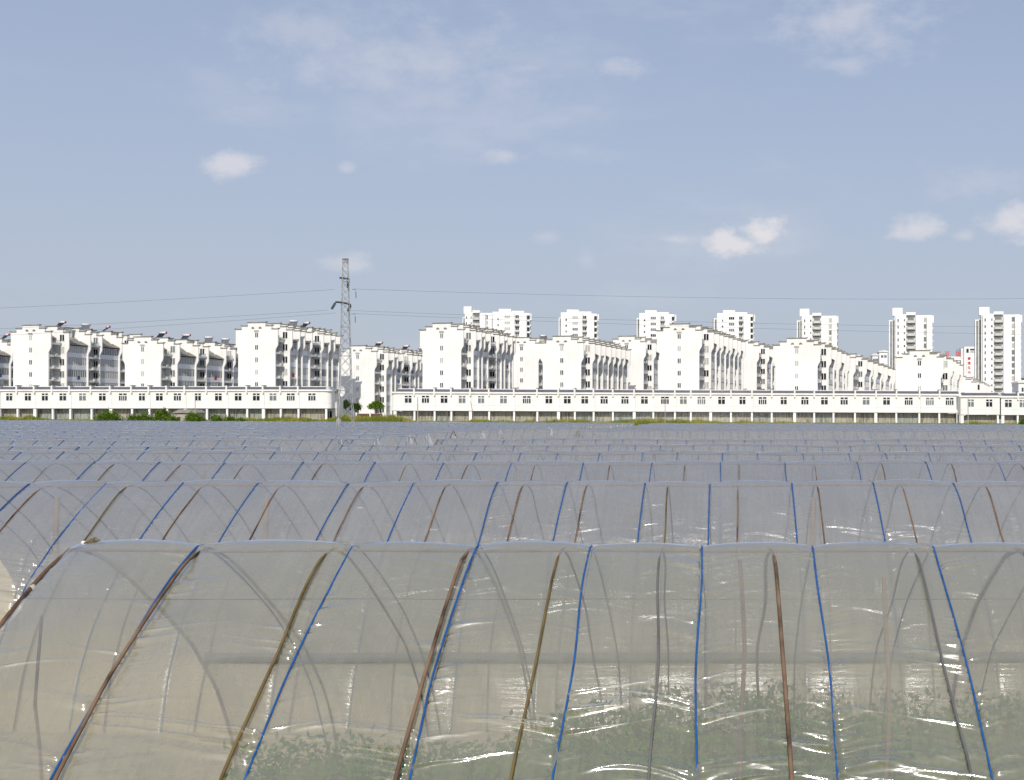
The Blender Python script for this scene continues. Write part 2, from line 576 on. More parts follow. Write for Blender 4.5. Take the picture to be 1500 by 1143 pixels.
class Tunnel:
    def __init__(s, d, x0, x1, ropes, seed, h=1.0, yaw=0.0):
        s.d, s.x0, s.x1, s.seed, s.h = d, x0, x1, seed, h
        s.ropes = sorted(ropes)

    def hs(s, x):
        return s.h * (1 + (0.012 if s.d < 40 else .03) * (vnoise(np.asarray(x) * 0.55, s.seed) - 0.5) + (0.01 if s.d < 40 else .03) * (vnoise(np.asarray(x) * 0.12, s.seed + 9) - 0.5))

    def place(s, x, tt, zz, off_t=0.0, off_z=0.0):
        hsx = s.hs(x)
        wob = 0.05 * (vnoise(np.asarray(x) * 0.2, s.seed + 3) - 0.5)
        return np.stack(np.broadcast_arrays(x, s.d + tt + off_t + wob, zg(x, s.d + 0 * np.asarray(x)) + zz * hsx + off_z), -1)

    def film(s, step, ng, wr, mat, root, name='film', front=False, cell=0.07, back=None):
        n = max(3, int((s.x1 - s.x0) / step) + 1)
        x = np.linspace(s.x0, s.x1, n)
        R = np.array([s.x0 - 0.0] + list(s.ropes) + [s.x1 + 0.0])
        R = np.unique(np.clip(R, s.x0, s.x1))
        # rope positions are sampled exactly so that they read sharp
        x = np.unique(np.concatenate([x, R]))
        k = np.clip(np.searchsorted(R, x, side='right') - 1, 0, len(R) - 2)
        a, b = R[k], R[k + 1]
        q = (x - a) / np.maximum(b - a, 1e-6)
        puff = 0.04 * (np.sin(np.pi * np.clip(q, 0, 1)) ** 0.55)
        puff *= 0.6 + 0.8 * vnoise(k * 3.7 + 0.5, s.seed + 1)
        dist_l, dist_r = x - a, b - x
        sg = np.linspace(0, 1, ng) if not front else np.concatenate([np.linspace(0, .53, ng), np.linspace(.53, 1, max(16, ng // 8))[1:]])
        ng = len(sg)
        tt, zz, nt, nz = profile(sg)
        g = sg * GIRTH
        low = np.clip((2.62 - zz) / 1.15, 0.10, 1.0)              # wrinkles grow towards the foot
        PUFF = puff[:, None] * (0.35 + 0.65 * np.sin(np.pi * sg) ** 0.5)[None, :]
        W = np.zeros((len(x), ng))
        if wr > 0:
            def crease(v_, p):
                return np.clip(1 - np.abs(2 * v_ - 1), 0, 1) ** p
            for side, dd, rid in ((-1, dist_l, k), (1, dist_r, k + 1)):
                D2 = dd[:, None]
                ph = rid[:, None] * 17.31 + side * 5.7
                gg = g[None, :] - 0.17 * D2 + 0.02 * vnoise(x[:, None] * 6, s.seed + 20)
                n1 = vnoise(gg / (cell * .72) + ph * 3.1, s.seed + 21)
                pick = np.clip(vnoise(gg / (cell * 1.9) + ph * 1.7, s.seed + 22) * 2.2 - .4, 0, 1.3)
                reach = 0.07 + 0.55 * vnoise(gg / (cell * 2.3) + ph, s.seed + 23) ** 2.5
                W += crease(n1, 3) * pick * np.exp(-D2 / (reach * (0.35 + low[None, :]))) * (1 - np.exp(-(D2 / 0.015) ** 2)) * (.45 + 1.0 * low[None, :])
            # long folds that run from rope to rope, mostly low down
            gf = g[None, :] - 0.10 * np.sin(np.pi * q)[:, None] + 0.07 * q[:, None] * (vnoise(k * 1.3, s.seed + 30)[:, None] - .3)
            cross = crease(vnoise(gf / (cell * 1.3) + k[:, None] * 7.9, s.seed + 31), 3)
            W += 1.0 * cross * (low[None, :] ** 2.2) * np.clip(vnoise(x[:, None] * 1.1 + g[None, :] * 7, s.seed + 33) * 1.9 - .6, 0, 1)
            # slow buckles
            W += 0.7 * (vnoise(x[:, None] * 1.6, s.seed + 41) - 0.5) * (vnoise(g[None, :] * 1.7 + k[:, None], s.seed + 42))
        if 15 < s.d < 20:
            W *= smooth(1.05, 1.5, zz)[None, :]
        disp = PUFF + wr * W * np.where(sg < .5, 1.0, .12)[None, :]
        X = np.repeat(x[:, None], ng, 1)
        base = s.place(X, tt[None, :], zz[None, :])
        base[..., 1] += disp * nt[None, :]
        base[..., 2] += disp * nz[None, :]
        idx = np.arange(X.size).reshape(X.shape)
        Qd = np.stack([idx[:-1, :-1], idx[1:, :-1], idx[1:, 1:], idx[:-1, 1:]], -1).reshape(-1, 4)
        me = np_mesh(name, base.reshape(-1, 3), Qd, mat)
        if back is not None:        # far slope takes a hazier copy, a painted veil softening what lies behind
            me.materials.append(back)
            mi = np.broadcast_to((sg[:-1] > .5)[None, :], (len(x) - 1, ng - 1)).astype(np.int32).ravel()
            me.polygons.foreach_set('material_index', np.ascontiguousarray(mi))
        return child(name, me, root)

    def arch_pts(s, x, n, off, lean=0.0, wig=0.0, seed=0, off2=None, low_out=None):
        sg = np.linspace(0.004, 0.996, n)
        tt, zz, nt, nz = profile(sg)
        if off2 is not None:
            off = off + (off2 - off) * smooth(.5, .56, sg)
        if low_out is not None:
            off = off + low_out * (1 - smooth(.455, .5, sg))
        xx = x + lean * (sg - 0.5) + wig * (vnoise(sg * 9, seed) - 0.5)
        p = s.place(xx, tt, zz)
        p[:, 1] += off * nt
        p[:, 2] += off * nz
        return p

    def end_sheet(s, x, mat, root, name='end_sheet', bulge=0.12, tear=0.0):
        sg = np.linspace(0.004, 0.996, 41)
        tt, zz, _, _ = profile(sg)
        m = MB()
        rows = 10
        sgn = -1 if x < (s.x0 + s.x1) / 2 else 1
        pts = []
        for r in range(rows + 1):
            f = r / rows
            for i in range(41):
                zt = zz[i] * (1 - f) + 0.0 * f
                xb = x + sgn * bulge * math.sin(math.pi * f) * math.sin(math.pi * sg[i]) + sgn * 0.03 * math.sin(i * 1.9 + r)
                p = s.place(np.array(xb), tt[i], zt)
                pts.append(tuple(p))
        m.v = pts
        for r in range(rows):
            for i in range(40):
                a = r * 41 + i
                m.f.append((a, a + 1, a + 42, a + 41))
        me = m.mesh(name, mat, True)
        return child(name, me, root)


def child(name, me, root):
    """parent keeping world-space vertex positions: the root sits at its own base"""
    o = bpy.data.objects.new(name, me)
    COL.objects.link(o)
    if root is not None:
        o.parent = root
        if root.rotation_euler.z == 0:
            o.location = -Vector(root.location)
        else:
            o.matrix_parent_inverse = root.matrix_basis.inverted()
    return o


def tubes_np(paths, r, sides, mat, name):
    """many open tubes of equal point count in one mesh (paths: list of (n,3) arrays lying near planes of constant x)"""
    P = np.stack(paths)                 # (m, n, 3)
    m, n, _ = P.shape
    T = np.gradient(P, axis=1)
    T /= np.linalg.norm(T, axis=2, keepdims=True) + 1e-9
    A = np.zeros_like(P)
    A[..., 0] = 1.0
    A -= T * (A * T).sum(2, keepdims=True)
    A /= np.linalg.norm(A, axis=2, keepdims=True) + 1e-9
    B = np.cross(T, A)
    an = np.arange(sides) * 2 * np.pi / sides
    Vv = P[:, :, None, :] + r * (np.cos(an)[None, None, :, None] * A[:, :, None, :] + np.sin(an)[None, None, :, None] * B[:, :, None, :])
    idx = np.arange(m * n * sides).reshape(m, n, sides)
    nx = np.roll(idx, -1, axis=2)
    Qd = np.stack([idx[:, :-1], nx[:, :-1], nx[:, 1:], idx[:, 1:]], -1).reshape(-1, 4)
    return np_mesh(name, Vv.reshape(-1, 3), Qd, mat)


ORD = ['first', 'second', 'third', 'fourth', 'fifth', 'sixth', 'seventh', 'eighth', 'ninth', 'tenth', 'eleventh', 'twelfth', 'thirteenth',
       'fourteenth', 'fifteenth', 'sixteenth', 'seventeenth', 'eighteenth', 'nineteenth', 'twentieth', 'twenty-first', 'twenty-second',
       'twenty-third', 'twenty-fourth', 'twenty-fifth', 'twenty-sixth', 'twenty-seventh', 'twenty-eighth', 'twenty-ninth', 'thirtieth',
       'thirty-first', 'thirty-second']
TGROUP = 'plastic tunnels across the field'
PITCH = 8.5


def tunnel_root(d, x, label):
    z = float(zg(x, d))
    return empty('polytunnel', (x, d, z), label, 'polytunnel', TGROUP)


# --- the nearest tunnel
D0 = 9.0
rp = [atx(p, D0) for p in (295, 517, 700, 868, 1027, 1190, 1367, 1545, 1730, 1900)]
X0 = atx(112, D0)
T0 = Tunnel(D0, X0, 5.4, rp, 3)
R0 = tunnel_root(D0, 0.3, 'nearest plastic tunnel, across the whole foreground, its wrinkled end at the left')
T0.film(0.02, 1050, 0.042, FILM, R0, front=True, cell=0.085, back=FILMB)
T0.end_sheet(X0 + 0.02, FILM, R0)
for i, x in enumerate(rp):
    child('rope', tubes_np([T0.arch_pts(x, 90, 0.010, 0.0, 0.035, i)], 0.0072, 7, ROPE, 'rope'), R0)
hoops = [(X0, HOOP, .016, 0.0), (atx(306, D0), HOOP, .012, 0.03), (atx(492, D0), MOSSY, .011, -.02), (atx(693, D0), HOOP, .013, .02), (atx(826, D0), MOSSY, .009, .04),
         (atx(968, D0), GREYPIPE, .008, -.16), (atx(1131, D0), HOOP, .013, -.1), (atx(1338, D0), GREYPIPE, .008, .0), (atx(1490, D0), HOOP, .02, 0), (atx(1650, D0), HOOP, .02, 0), (atx(1860, D0), HOOP, .02, 0)]
for i, (x, m, r, ln) in enumerate(hoops):
    child('hoop', tubes_np([T0.arch_pts(x, 70, -r - .002, ln, 0.05, 60 + i, off2=r + .02, low_out=(2 * r + .05) if i else r + .004)], r, 8, m, 'hoop'), R0)
xr = np.linspace(X0 + .05, 5.3, 120)


def along(T, sfrac, off, x0, x1, n, r, mat, name, root, sides=7):
    tt, zz, nt, nz = profile(np.array([sfrac]))
    x = np.linspace(x0, x1, n)
    p = T.place(x, tt[0], zz[0])
    p[:, 1] += off * nt[0]
    p[:, 2] += off * nz[0] + 0.012 * (vnoise(x * 1.1, 5) - 0.5)
    m = MB().tube([Vector(q) for q in p], r, sides)
    return child(name, m.mesh(name, mat, True), root)


along(T0, 0.5, -0.03, X0, 5.3, 60, 0.011, BAMB, 'ridge_pole', R0)
along(T0, 0.42, -0.02, X0, 5.3, 60, 0.002, HOOP, 'purlin_wire', R0, 5)
along(T0, 0.235, -0.02, X0, 5.3, 60, 0.002, HOOP, 'purlin_wire', R0, 5)
along(T0, 0.64, -0.02, X0, 5.3, 60, 0.002, HOOP, 'purlin_wire', R0, 5)
along(T0, 0.80, 0.09, X0, 5.3, 80, 0.05, ROLLM, 'vent_roll', R0, 10)
for i, (p, dd, r, m) in enumerate([(1087, 9.1, .02, HOOP), (1299, 8.6, .02, BAMB), (1570, 9.0, .025, BAMB), (72, 8.4, .014, HOOP)]):
    x = atx(p, dd)
    zt = 2.66 if abs(dd - 9) < 0.2 else (2.6 if dd == 8.6 else 2.36)
    if p == 72:
        x = X0 + .06
    pts = [(x + 0.02 * math.sin(k * 1.3 + i), dd + .015 * math.cos(k * 2.1 + i), zt * k / 8) for k in range(9)]
    child('post', MB().tube(pts, r * .8, 8).mesh('post', m, True), R0)
# knob of wrapped cloth where the end hoop meets the side rail
kb = MB()
pk = T0.arch_pts(X0, 101, 0.0)[43]
for k in range(7):
    for j in range(8):
        a, b = math.pi * k / 6, 2 * math.pi * j / 8
        rr = 0.022 * (1 + .15 * math.sin(3 * b + k))
        kb.v.append((pk[0] + rr * math.sin(a) * math.cos(b), pk[1] + rr * math.sin(a) * math.sin(b), pk[2] + rr * math.cos(a) * 1.1))
for k in range(6):
    for j in range(8):
        kb.f.append((k * 8 + j, k * 8 + (j + 1) % 8, k * 8 + 8 + (j + 1) % 8, k * 8 + 8 + j))
child('wrapped_knot', kb.mesh('wrapped_knot', CONC, True), R0)
# bundle of straw and a sack tied on the ridge end
pr = T0.arch_pts(X0 + .1, 101, 0.0)[50]
bun = empty('straw_bundle', (pr[0], pr[1], pr[2]), 'small dark bundle of straw and white sack tied on the near ridge end', 'bundle')
bm_ = MB()
r2 = random.Random(5)
for k in range(70):
    x0_, y0_ = r2.uniform(-.02, .12), r2.uniform(-.05, .05)
    zc = 0.03 + 0.05 * math.exp(-((x0_ - .06) / .05) ** 2) * r2.random()
    a = r2.uniform(-.6, .6)
    l = r2.uniform(.02, .06)
    bm_.tube([(x0_ - l * math.cos(a), y0_ - l * math.sin(a) * .5, zc - .01), (x0_, y0_, zc + r2.uniform(0, .03)), (x0_ + l * math.cos(a), y0_ + l * math.sin(a) * .5, zc - .01)], .006, 4)
child('straw', bm_.mesh('straw', STRAWB), None).parent = bun
sk = MB()
for k in range(7):
    for j in range(10):
        a, b = math.pi * k / 6, 2 * math.pi * j / 10
        rr = 0.028 * (1 + .2 * math.sin(2 * b + k))
        sk.v.append((-.05 + 1.2 * rr * math.sin(a) * math.cos(b), -.02 + rr * math.sin(a) * math.sin(b), .035 + rr * math.cos(a) * .8))
for k in range(6):
    for j in range(10):
        sk.f.append((k * 10 + j, k * 10 + (j + 1) % 10, k * 10 + 10 + (j + 1) % 10, k * 10 + 10 + j))
bun.scale = (.62, .62, .62)
child('sack', sk.mesh('sack', BAG, True), None).parent = bun

# --- second to fourth tunnels, full width
near = [
    (1, 17.5, [-75, 45, 158, 270, 380, 510, 607, 730, 830, 945, 1040, 1160, 1278, 1395, 1503, 1620], 0.035, 460, 0.04, 'second plastic tunnel, just behind the nearest one, with blue ropes'),
    (2, 26.0, [-55, 40, 140, 235, 330, 445, 550, 650, 750, 855, 955, 1055, 1150, 1255, 1355, 1460, 1560], 0.06, 300, 0.055, 'third plastic tunnel from the front, low grey-blue band behind the second'),
]
for (n, d, rpx, step, ng, wr, lab) in near:
    x0_, x1_ = atx(rpx[0] - 60, d), atx(rpx[-1] + 40, d)
    rr = [atx(p, d) for p in rpx]
    T = Tunnel(d, x0_, x1_, rr, 11 + n)
    R = tunnel_root(d, 0.5 * (x0_ + x1_), lab)
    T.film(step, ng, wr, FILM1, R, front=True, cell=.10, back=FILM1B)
    for i, x in enumerate(rr):
        child('rope', tubes_np([T.arch_pts(x, 60, 0.012, 0, .03, i + n * 20)], 0.0095, 6, ROPE, 'rope'), R)
    allx = [x0_] + rr
    for i in range(len(rr)):
        x = rr[i] + 0.38 * ((rr[i + 1] - rr[i]) if i + 1 < len(rr) else 1.0) * (0.7 + .6 * rnd.random())
        child('hoop', tubes_np([T.arch_pts(x, 50, -0.02, rnd.uniform(-.2, .2), .05, i + 90, off2=.03, low_out=.075)], 0.010, 7, rnd.choice([HOOP, HOOP, MOSSY]), 'hoop'), R)
    along(T, 0.5, -0.035, x0_, x1_, 80, 0.014, BAMB, 'ridge_pole', R)
    for p in ((85, 392, 1193) if n == 1 else (300, 760, 1290)):
        x = atx(p, d - .3)
        child('post', MB().tube([(x + .03 * math.sin(k), d - .3, 2.6 * k / 6) for k in range(7)], 0.038, 8).mesh('post', BAMB, True), R)


def far_tunnel(d, x0, x1, seed, label, h=1.0, mat=None, step=0.27, ng=26, singles=False, ends=(), spacing=1.12, wr=0.0):
    r = random.Random(seed)
    ropes = []
    x = x0 + 0.25
    while x < x1 - 0.2:
        ropes.append(x)
        x += spacing * r.uniform(0.85, 1.18)
    T = Tunnel(d, x0, x1, ropes, seed, h)
    R = tunnel_root(d, 0.5 * (x0 + x1), label)
    T.film(step, ng, wr, mat or FILMF, R)
    n = 14 if d > 60 else 26
    rr_ = 0.010
    rp_ = [T.arch_pts(q, n, 0.015, 0, .05, i) for i, q in enumerate(ropes)]
    hp_ = [T.arch_pts(q + spacing * r.uniform(.2, .6), n, -0.03, r.uniform(-.25, .25), .06, i + 7) for i, q in enumerate(ropes)]
    if singles:
        for p in rp_:
            child('rope', tubes_np([p], rr_, 5, ROPE, 'rope'), R)
        for p in hp_:
            child('hoop', tubes_np([p], 0.013, 5, r.choice([HOOP, HOOP, MOSSY]), 'hoop'), R)
    else:
        tag(child('ropes', tubes_np(rp_, rr_, 3, ROPE, 'ropes'), R), kind='stuff')
        tag(child('hoops', tubes_np(hp_, 0.013, 3, HOOP, 'hoops'), R), kind='stuff')
    if d < 130:
        along(T, 0.5, -0.07, x0, x1, 60, 0.025, BAMB, 'ridge_pole', R, 5)
    for e in ends:
        xe = x0 if e == 'L' else x1
        T.end_sheet(xe, mat or FILMF, R)
        if seed % 6 != 1:
            continue
        child('hoop', tubes_np([T.arch_pts(xe, 30, 0.0)], 0.035, 6, HOOP if d < 90 else BAMB, 'hoop'), R)
        x = xe + (0.05 if e == 'L' else -.05)
        zb = float(zg(x, d))
        for tpos in ((-0.9, 0.9) if seed % 2 else (0.3,)):
            child('post', MB().tube([(x, d + tpos, zb), (x, d + tpos, zb + 2.2 * h)], 0.04, 6).mesh('post', BAMB), R)
    return T, R


far_tunnel(34.5, -0.62 * 34.5 - 4, 0.3 * 34.5 + 3, 41, 'fourth plastic tunnel from the front, still whole across the field', step=0.12, ng=50, singles=True, wr=0.05, mat=FILM1)
LANE = -14.6
n = 4
left_no = right_no = 4
d = 43.0
rl = random.Random(77)
while d < 257:
    xl, xrt = -0.615 * d - 6, 0.262 * d + 5
    lane_l = LANE - 1.5 + rl.uniform(-1.2, 1.0) - (3.0 if d > 60 else 0) * rl.random()
    lane_r = LANE + 1.5 + rl.uniform(-1.0, 1.6)
    kw = dict(step=0.14, ng=40, singles=True, wr=.01) if d < 55 else (dict(step=0.27, ng=24) if d < 120 else dict(step=0.36, ng=16))
    far_tunnel(d + rl.uniform(-.3, .3), xl, lane_l, 100 + n, '%s plastic tunnel row from the front, west of the dirt lane' % ORD[left_no], h=rl.uniform(.97, 1.02), ends=('R',), spacing=rl.uniform(1.05, 1.3), **kw)
    left_no += 1
    if not (72 < d < 98):
        hh, mt = rl.uniform(.97, 1.03), None
        if 64 < d < 72:
            hh, mt = 0.80, FILMW
        far_tunnel(d + rl.uniform(-.3, .3), lane_r, xrt, 200 + n, ('%s plastic tunnel row from the front, east of the dirt lane' % ORD[right_no]) if mt is None else 'low milky plastic tunnel east of the dirt lane, paler than the rest',
                   h=hh, mat=mt, ends=('L',), spacing=rl.uniform(1.0, 1.25), **kw)
    right_no += 1
    n += 1
    d += PITCH

mm_ = bpy.data.materials.new('straw_mulch')
mm_.use_nodes = True
t = NT(mm_.node_tree)
g = t.n('ShaderNodeNewGeometry')
nz_ = t.noise(t.scale_vec(g.outputs['Position'], (1.5, 1.0, 1.0)), 6.0, 5, 0.7)
b_ = t.n('ShaderNodeBsdfPrincipled', i_Base_Color=t.ramp(nz_, [(0.3, (0.36, 0.29, 0.17)), (0.7, (0.66, 0.56, 0.36))]), i_Roughness=0.95)
t.n('ShaderNodeOutputMaterial', i_Surface=b_)
MULCH = mm_
mu = MB()
mr = random.Random(3)
ny2, nx2 = 26, 60
for j in range(ny2 + 1):
    for i in range(nx2 + 1):
        edge = 1 if 0 < j < ny2 else 0
        mu.v.append((-9.5 + 17.3 * i / nx2 + (mr.uniform(-.4, .4) if i == 0 else 0), 11.9 + 6.6 * j / ny2 + (mr.uniform(-.15, .15)), 0.012 + edge * mr.uniform(0, .06)))
for j in range(ny2):
    for i in range(nx2):
        a = j * (nx2 + 1) + i
        mu.f.append((a, a + 1, a + nx2 + 2, a + nx2 + 1))
tag(mu.build('straw_mulch', MULCH, None, True), 'loose straw mulch on the ground behind the nearest tunnel', 'mulch', kind='stuff')

# --- crop rows inside the nearest tunnel and dry reeds in the alley behind it
def leaf_cloud(name, centers, sizes, mat, seed, up=0.3, aspect=2.2):
    """one quad leaf per centre"""
    r = np.random.RandomState(seed)
    C = np.asarray(centers)
    m = len(C)
    L = np.asarray(sizes)[:, None]
    a = r.normal(size=(m, 3))
    a[:, 2] += up
    a /= np.linalg.norm(a, axis=1, keepdims=True)
    b = np.cross(a, r.normal(size=(m, 3)))
    b /= np.linalg.norm(b, axis=1, keepdims=True)
    p0 = C - a * L * .5
    p2 = C + a * L * .5
    p1 = C + b * L / aspect * .5 + a * L * .05
    p3 = C - b * L / aspect * .5 + a * L * .05
    Vv = np.stack([p0, p1, p2, p3], 1).reshape(-1, 3)
    Qd = np.arange(m * 4).reshape(-1, 4)
    return np_mesh(name, Vv, Qd, mat, False)


rs = np.random.RandomState(4)
C, S = [], []
for row in (9.2, 9.9, 10.5, 11.0, 11.5):
    x = X0 + .5
    while x < 5.2:
        hgt = rs.uniform(.85, 1.25) * (0.55 + .45 * smooth(-3.0, -0.5, x)) * (.55 + .45 * smooth(9.0, 11.0, row))
        m = 420
        f = rs.uniform(0, 1, m) ** 1.35
        C.append(np.stack([x + rs.normal(0, .13, m) * (0.6 + f), row + rs.normal(0, .13, m) * (0.6 + f), 0.05 + f * hgt], -1))
        S.append(rs.uniform(.05, .105, m))
        x += rs.uniform(.22, .38)
tag(link('crop_plants', leaf_cloud('crop_plants', np.concatenate(C), np.concatenate(S), CROP, 8)), 'green leafy vegetable crop growing under the nearest tunnel', 'crop', kind='stuff')


def blades(name, X, Y, Z, H, Wd, mat, seed, lean=0.25):
    r = np.random.RandomState(seed)
    m = len(X)
    an = r.uniform(0, np.pi, m)
    bx_, by_ = np.cos(an) * Wd / 2, np.sin(an) * Wd / 2
    lx, ly = r.normal(0, lean, m) * H, r.normal(0, lean, m) * H
    p0 = np.stack([X - bx_, Y - by_, Z], -1)
    p1 = np.stack([X + bx_, Y + by_, Z], -1)
    p2 = np.stack([X + bx_ * .7 + lx * .35, Y + by_ * .7 + ly * .35, Z + H * .6], -1)
    p3 = np.stack([X - bx_ * .7 + lx * .35, Y - by_ * .7 + ly * .35, Z + H * .6], -1)
    p4 = np.stack([X + lx, Y + ly, Z + H], -1)
    Vv = np.stack([p0, p1, p2, p3, p4], 1).reshape(-1, 3)
    b = np.arange(m)[:, None] * 5
    T_ = np.concatenate([b + np.array([[0, 1, 2]]), b + np.array([[0, 2, 3]]), b + np.array([[3, 2, 4]])])
    return np_mesh(name, Vv, T_, mat, False)


m = 9000
x = rs.uniform(-9.5, 6.5, m)
keep = rs.uniform(0, 1, m) < (smooth(-2.5, 0.3, x))
x = x[keep]
y = rs.normal(13.2, .33, len(x))
tag(link('dry_reeds', blades('dry_reeds', x, y, np.zeros(len(x)) - .02, rs.uniform(.3, .95, len(x)) * (.55 + .6 * vnoise(x * 1.3, 4)), rs.uniform(.012, .03, len(x)), DRY, 3, .12)), 'straw-coloured dry reeds in the alley behind the nearest tunnel', 'reeds', kind='stuff')

# ------------------------------------------------------------------ shared building pieces
CACHE = {}


def window_meshes(wd, ht, lights=2, transom=0.0, fw=0.09, pane=0):
    """frame standing proud of a wall whose face is y = 0 (outside is -y), and the panes behind it"""
    key = (round(wd, 2), round(ht, 2), lights, transom, pane)
    if key not in CACHE:
        f = MB()
        y0, y1 = -0.06, 0.03
        f.box(-wd / 2 - fw, wd / 2 + fw, y0, y1, -fw, 0)
        f.box(-wd / 2 - fw, wd / 2 + fw, y0, y1, ht, ht + fw)
        f.box(-wd / 2 - fw, -wd / 2, y0, y1, 0, ht)
        f.box(wd / 2, wd / 2 + fw, y0, y1, 0, ht)
        zt = ht
        if transom > 0:
            zt = ht * (1 - transom)
            f.box(-wd / 2, wd / 2, y0 + .004, y1, zt - .09, zt + .09)
        for k in range(1, lights):
            x = -wd / 2 + wd * k / lights
            f.box(x - .07, x + .07, y0 + .008, y1, 0, zt - (.09 if transom else 0))
        if transom:
            f.box(-.1, .1, y0 + .008, y1, zt + .09, ht)
        p = MB().box(-wd / 2, wd / 2, -0.012, 0.02, 0.0, ht)
        CACHE[key] = (f.mesh('window_frame', FRAME), p.mesh('pane', PANES[pane]))
    return CACHE[key]


def window(root, loc, wd, ht, lights=2, transom=0.0, pane=0, rz=0.0):
    a, b = window_meshes(wd, ht, lights, transom, pane=pane)
    o = link('window', a, root, loc, rz)
    link('pane', b, o)
    return o


def shared(key, fn):
    if key not in CACHE:
        CACHE[key] = fn()
    return CACHE[key]


# ------------------------------------------------------------------ apartment blocks with stepped gables
THETA = math.radians(12.2)
BGROUP = 'white apartment blocks behind the shops'
STEP = 1.5                  # the bays behind the end unit stand this much further out
LOWHW, UPHW = 4.85, 5.5     # gable half width below and above the corbel


def gable_poly(H, zb, full=True, back=2.8):
    """stepped head, corbelled shoulders; right side only from x = back when not full"""
    zc0, zc1 = H - 6.6, H - 4.9
    cor = []
    for k in range(7):
        f = k / 6
        bul = 0.10 * math.sin(2 * math.pi * f)
        cor.append((LOWHW + (UPHW - LOWHW) * (f ** 0.8) - bul, zc0 + (zc1 - zc0) * f))
    right = [(LOWHW, zb)] + cor + [(UPHW, H - 1.55), (3.9, H - 1.55), (3.9, H - .78), (2.3, H - .78), (2.3, H)]
    if not full:
        return [(back, zb)] + right + [(back, H)]
    left = [(-x, z) for x, z in reversed(right)]
    return right + left


def coping(H, y0, y1, full=True, back=2.8):
    m = MB()
    o = 0.16
    segs = [(2.3, 0.0, H), (3.9, 2.3, H - .78), (UPHW, 3.9, H - 1.55)]
    for k, (xo, xi, z) in enumerate(segs):
        for s in (1, -1):
            if k == 0 and s == -1:
                continue
            if not full and s == -1:
                continue
            a, b = (-xo if (k == 0 and full) else xi + .001), xo
            if k == 0 and not full:
                a = back
            lo, hi = (a - (o if k == 0 else 0), b + o)
            if s == -1:
                lo, hi = -hi, -lo
            # little pitched tile cap
            m.prism_xz([(lo, z + .002), (hi, z + .002), (hi - .05, z + .2), (lo + .05, z + .2)], y0 - o, y1 + o)
            tip = hi if s == 1 else lo
            m.box(tip - .16, tip + .16, y0 - o - .01, y1 + o + .01, z + .1, z + .28)
    return m


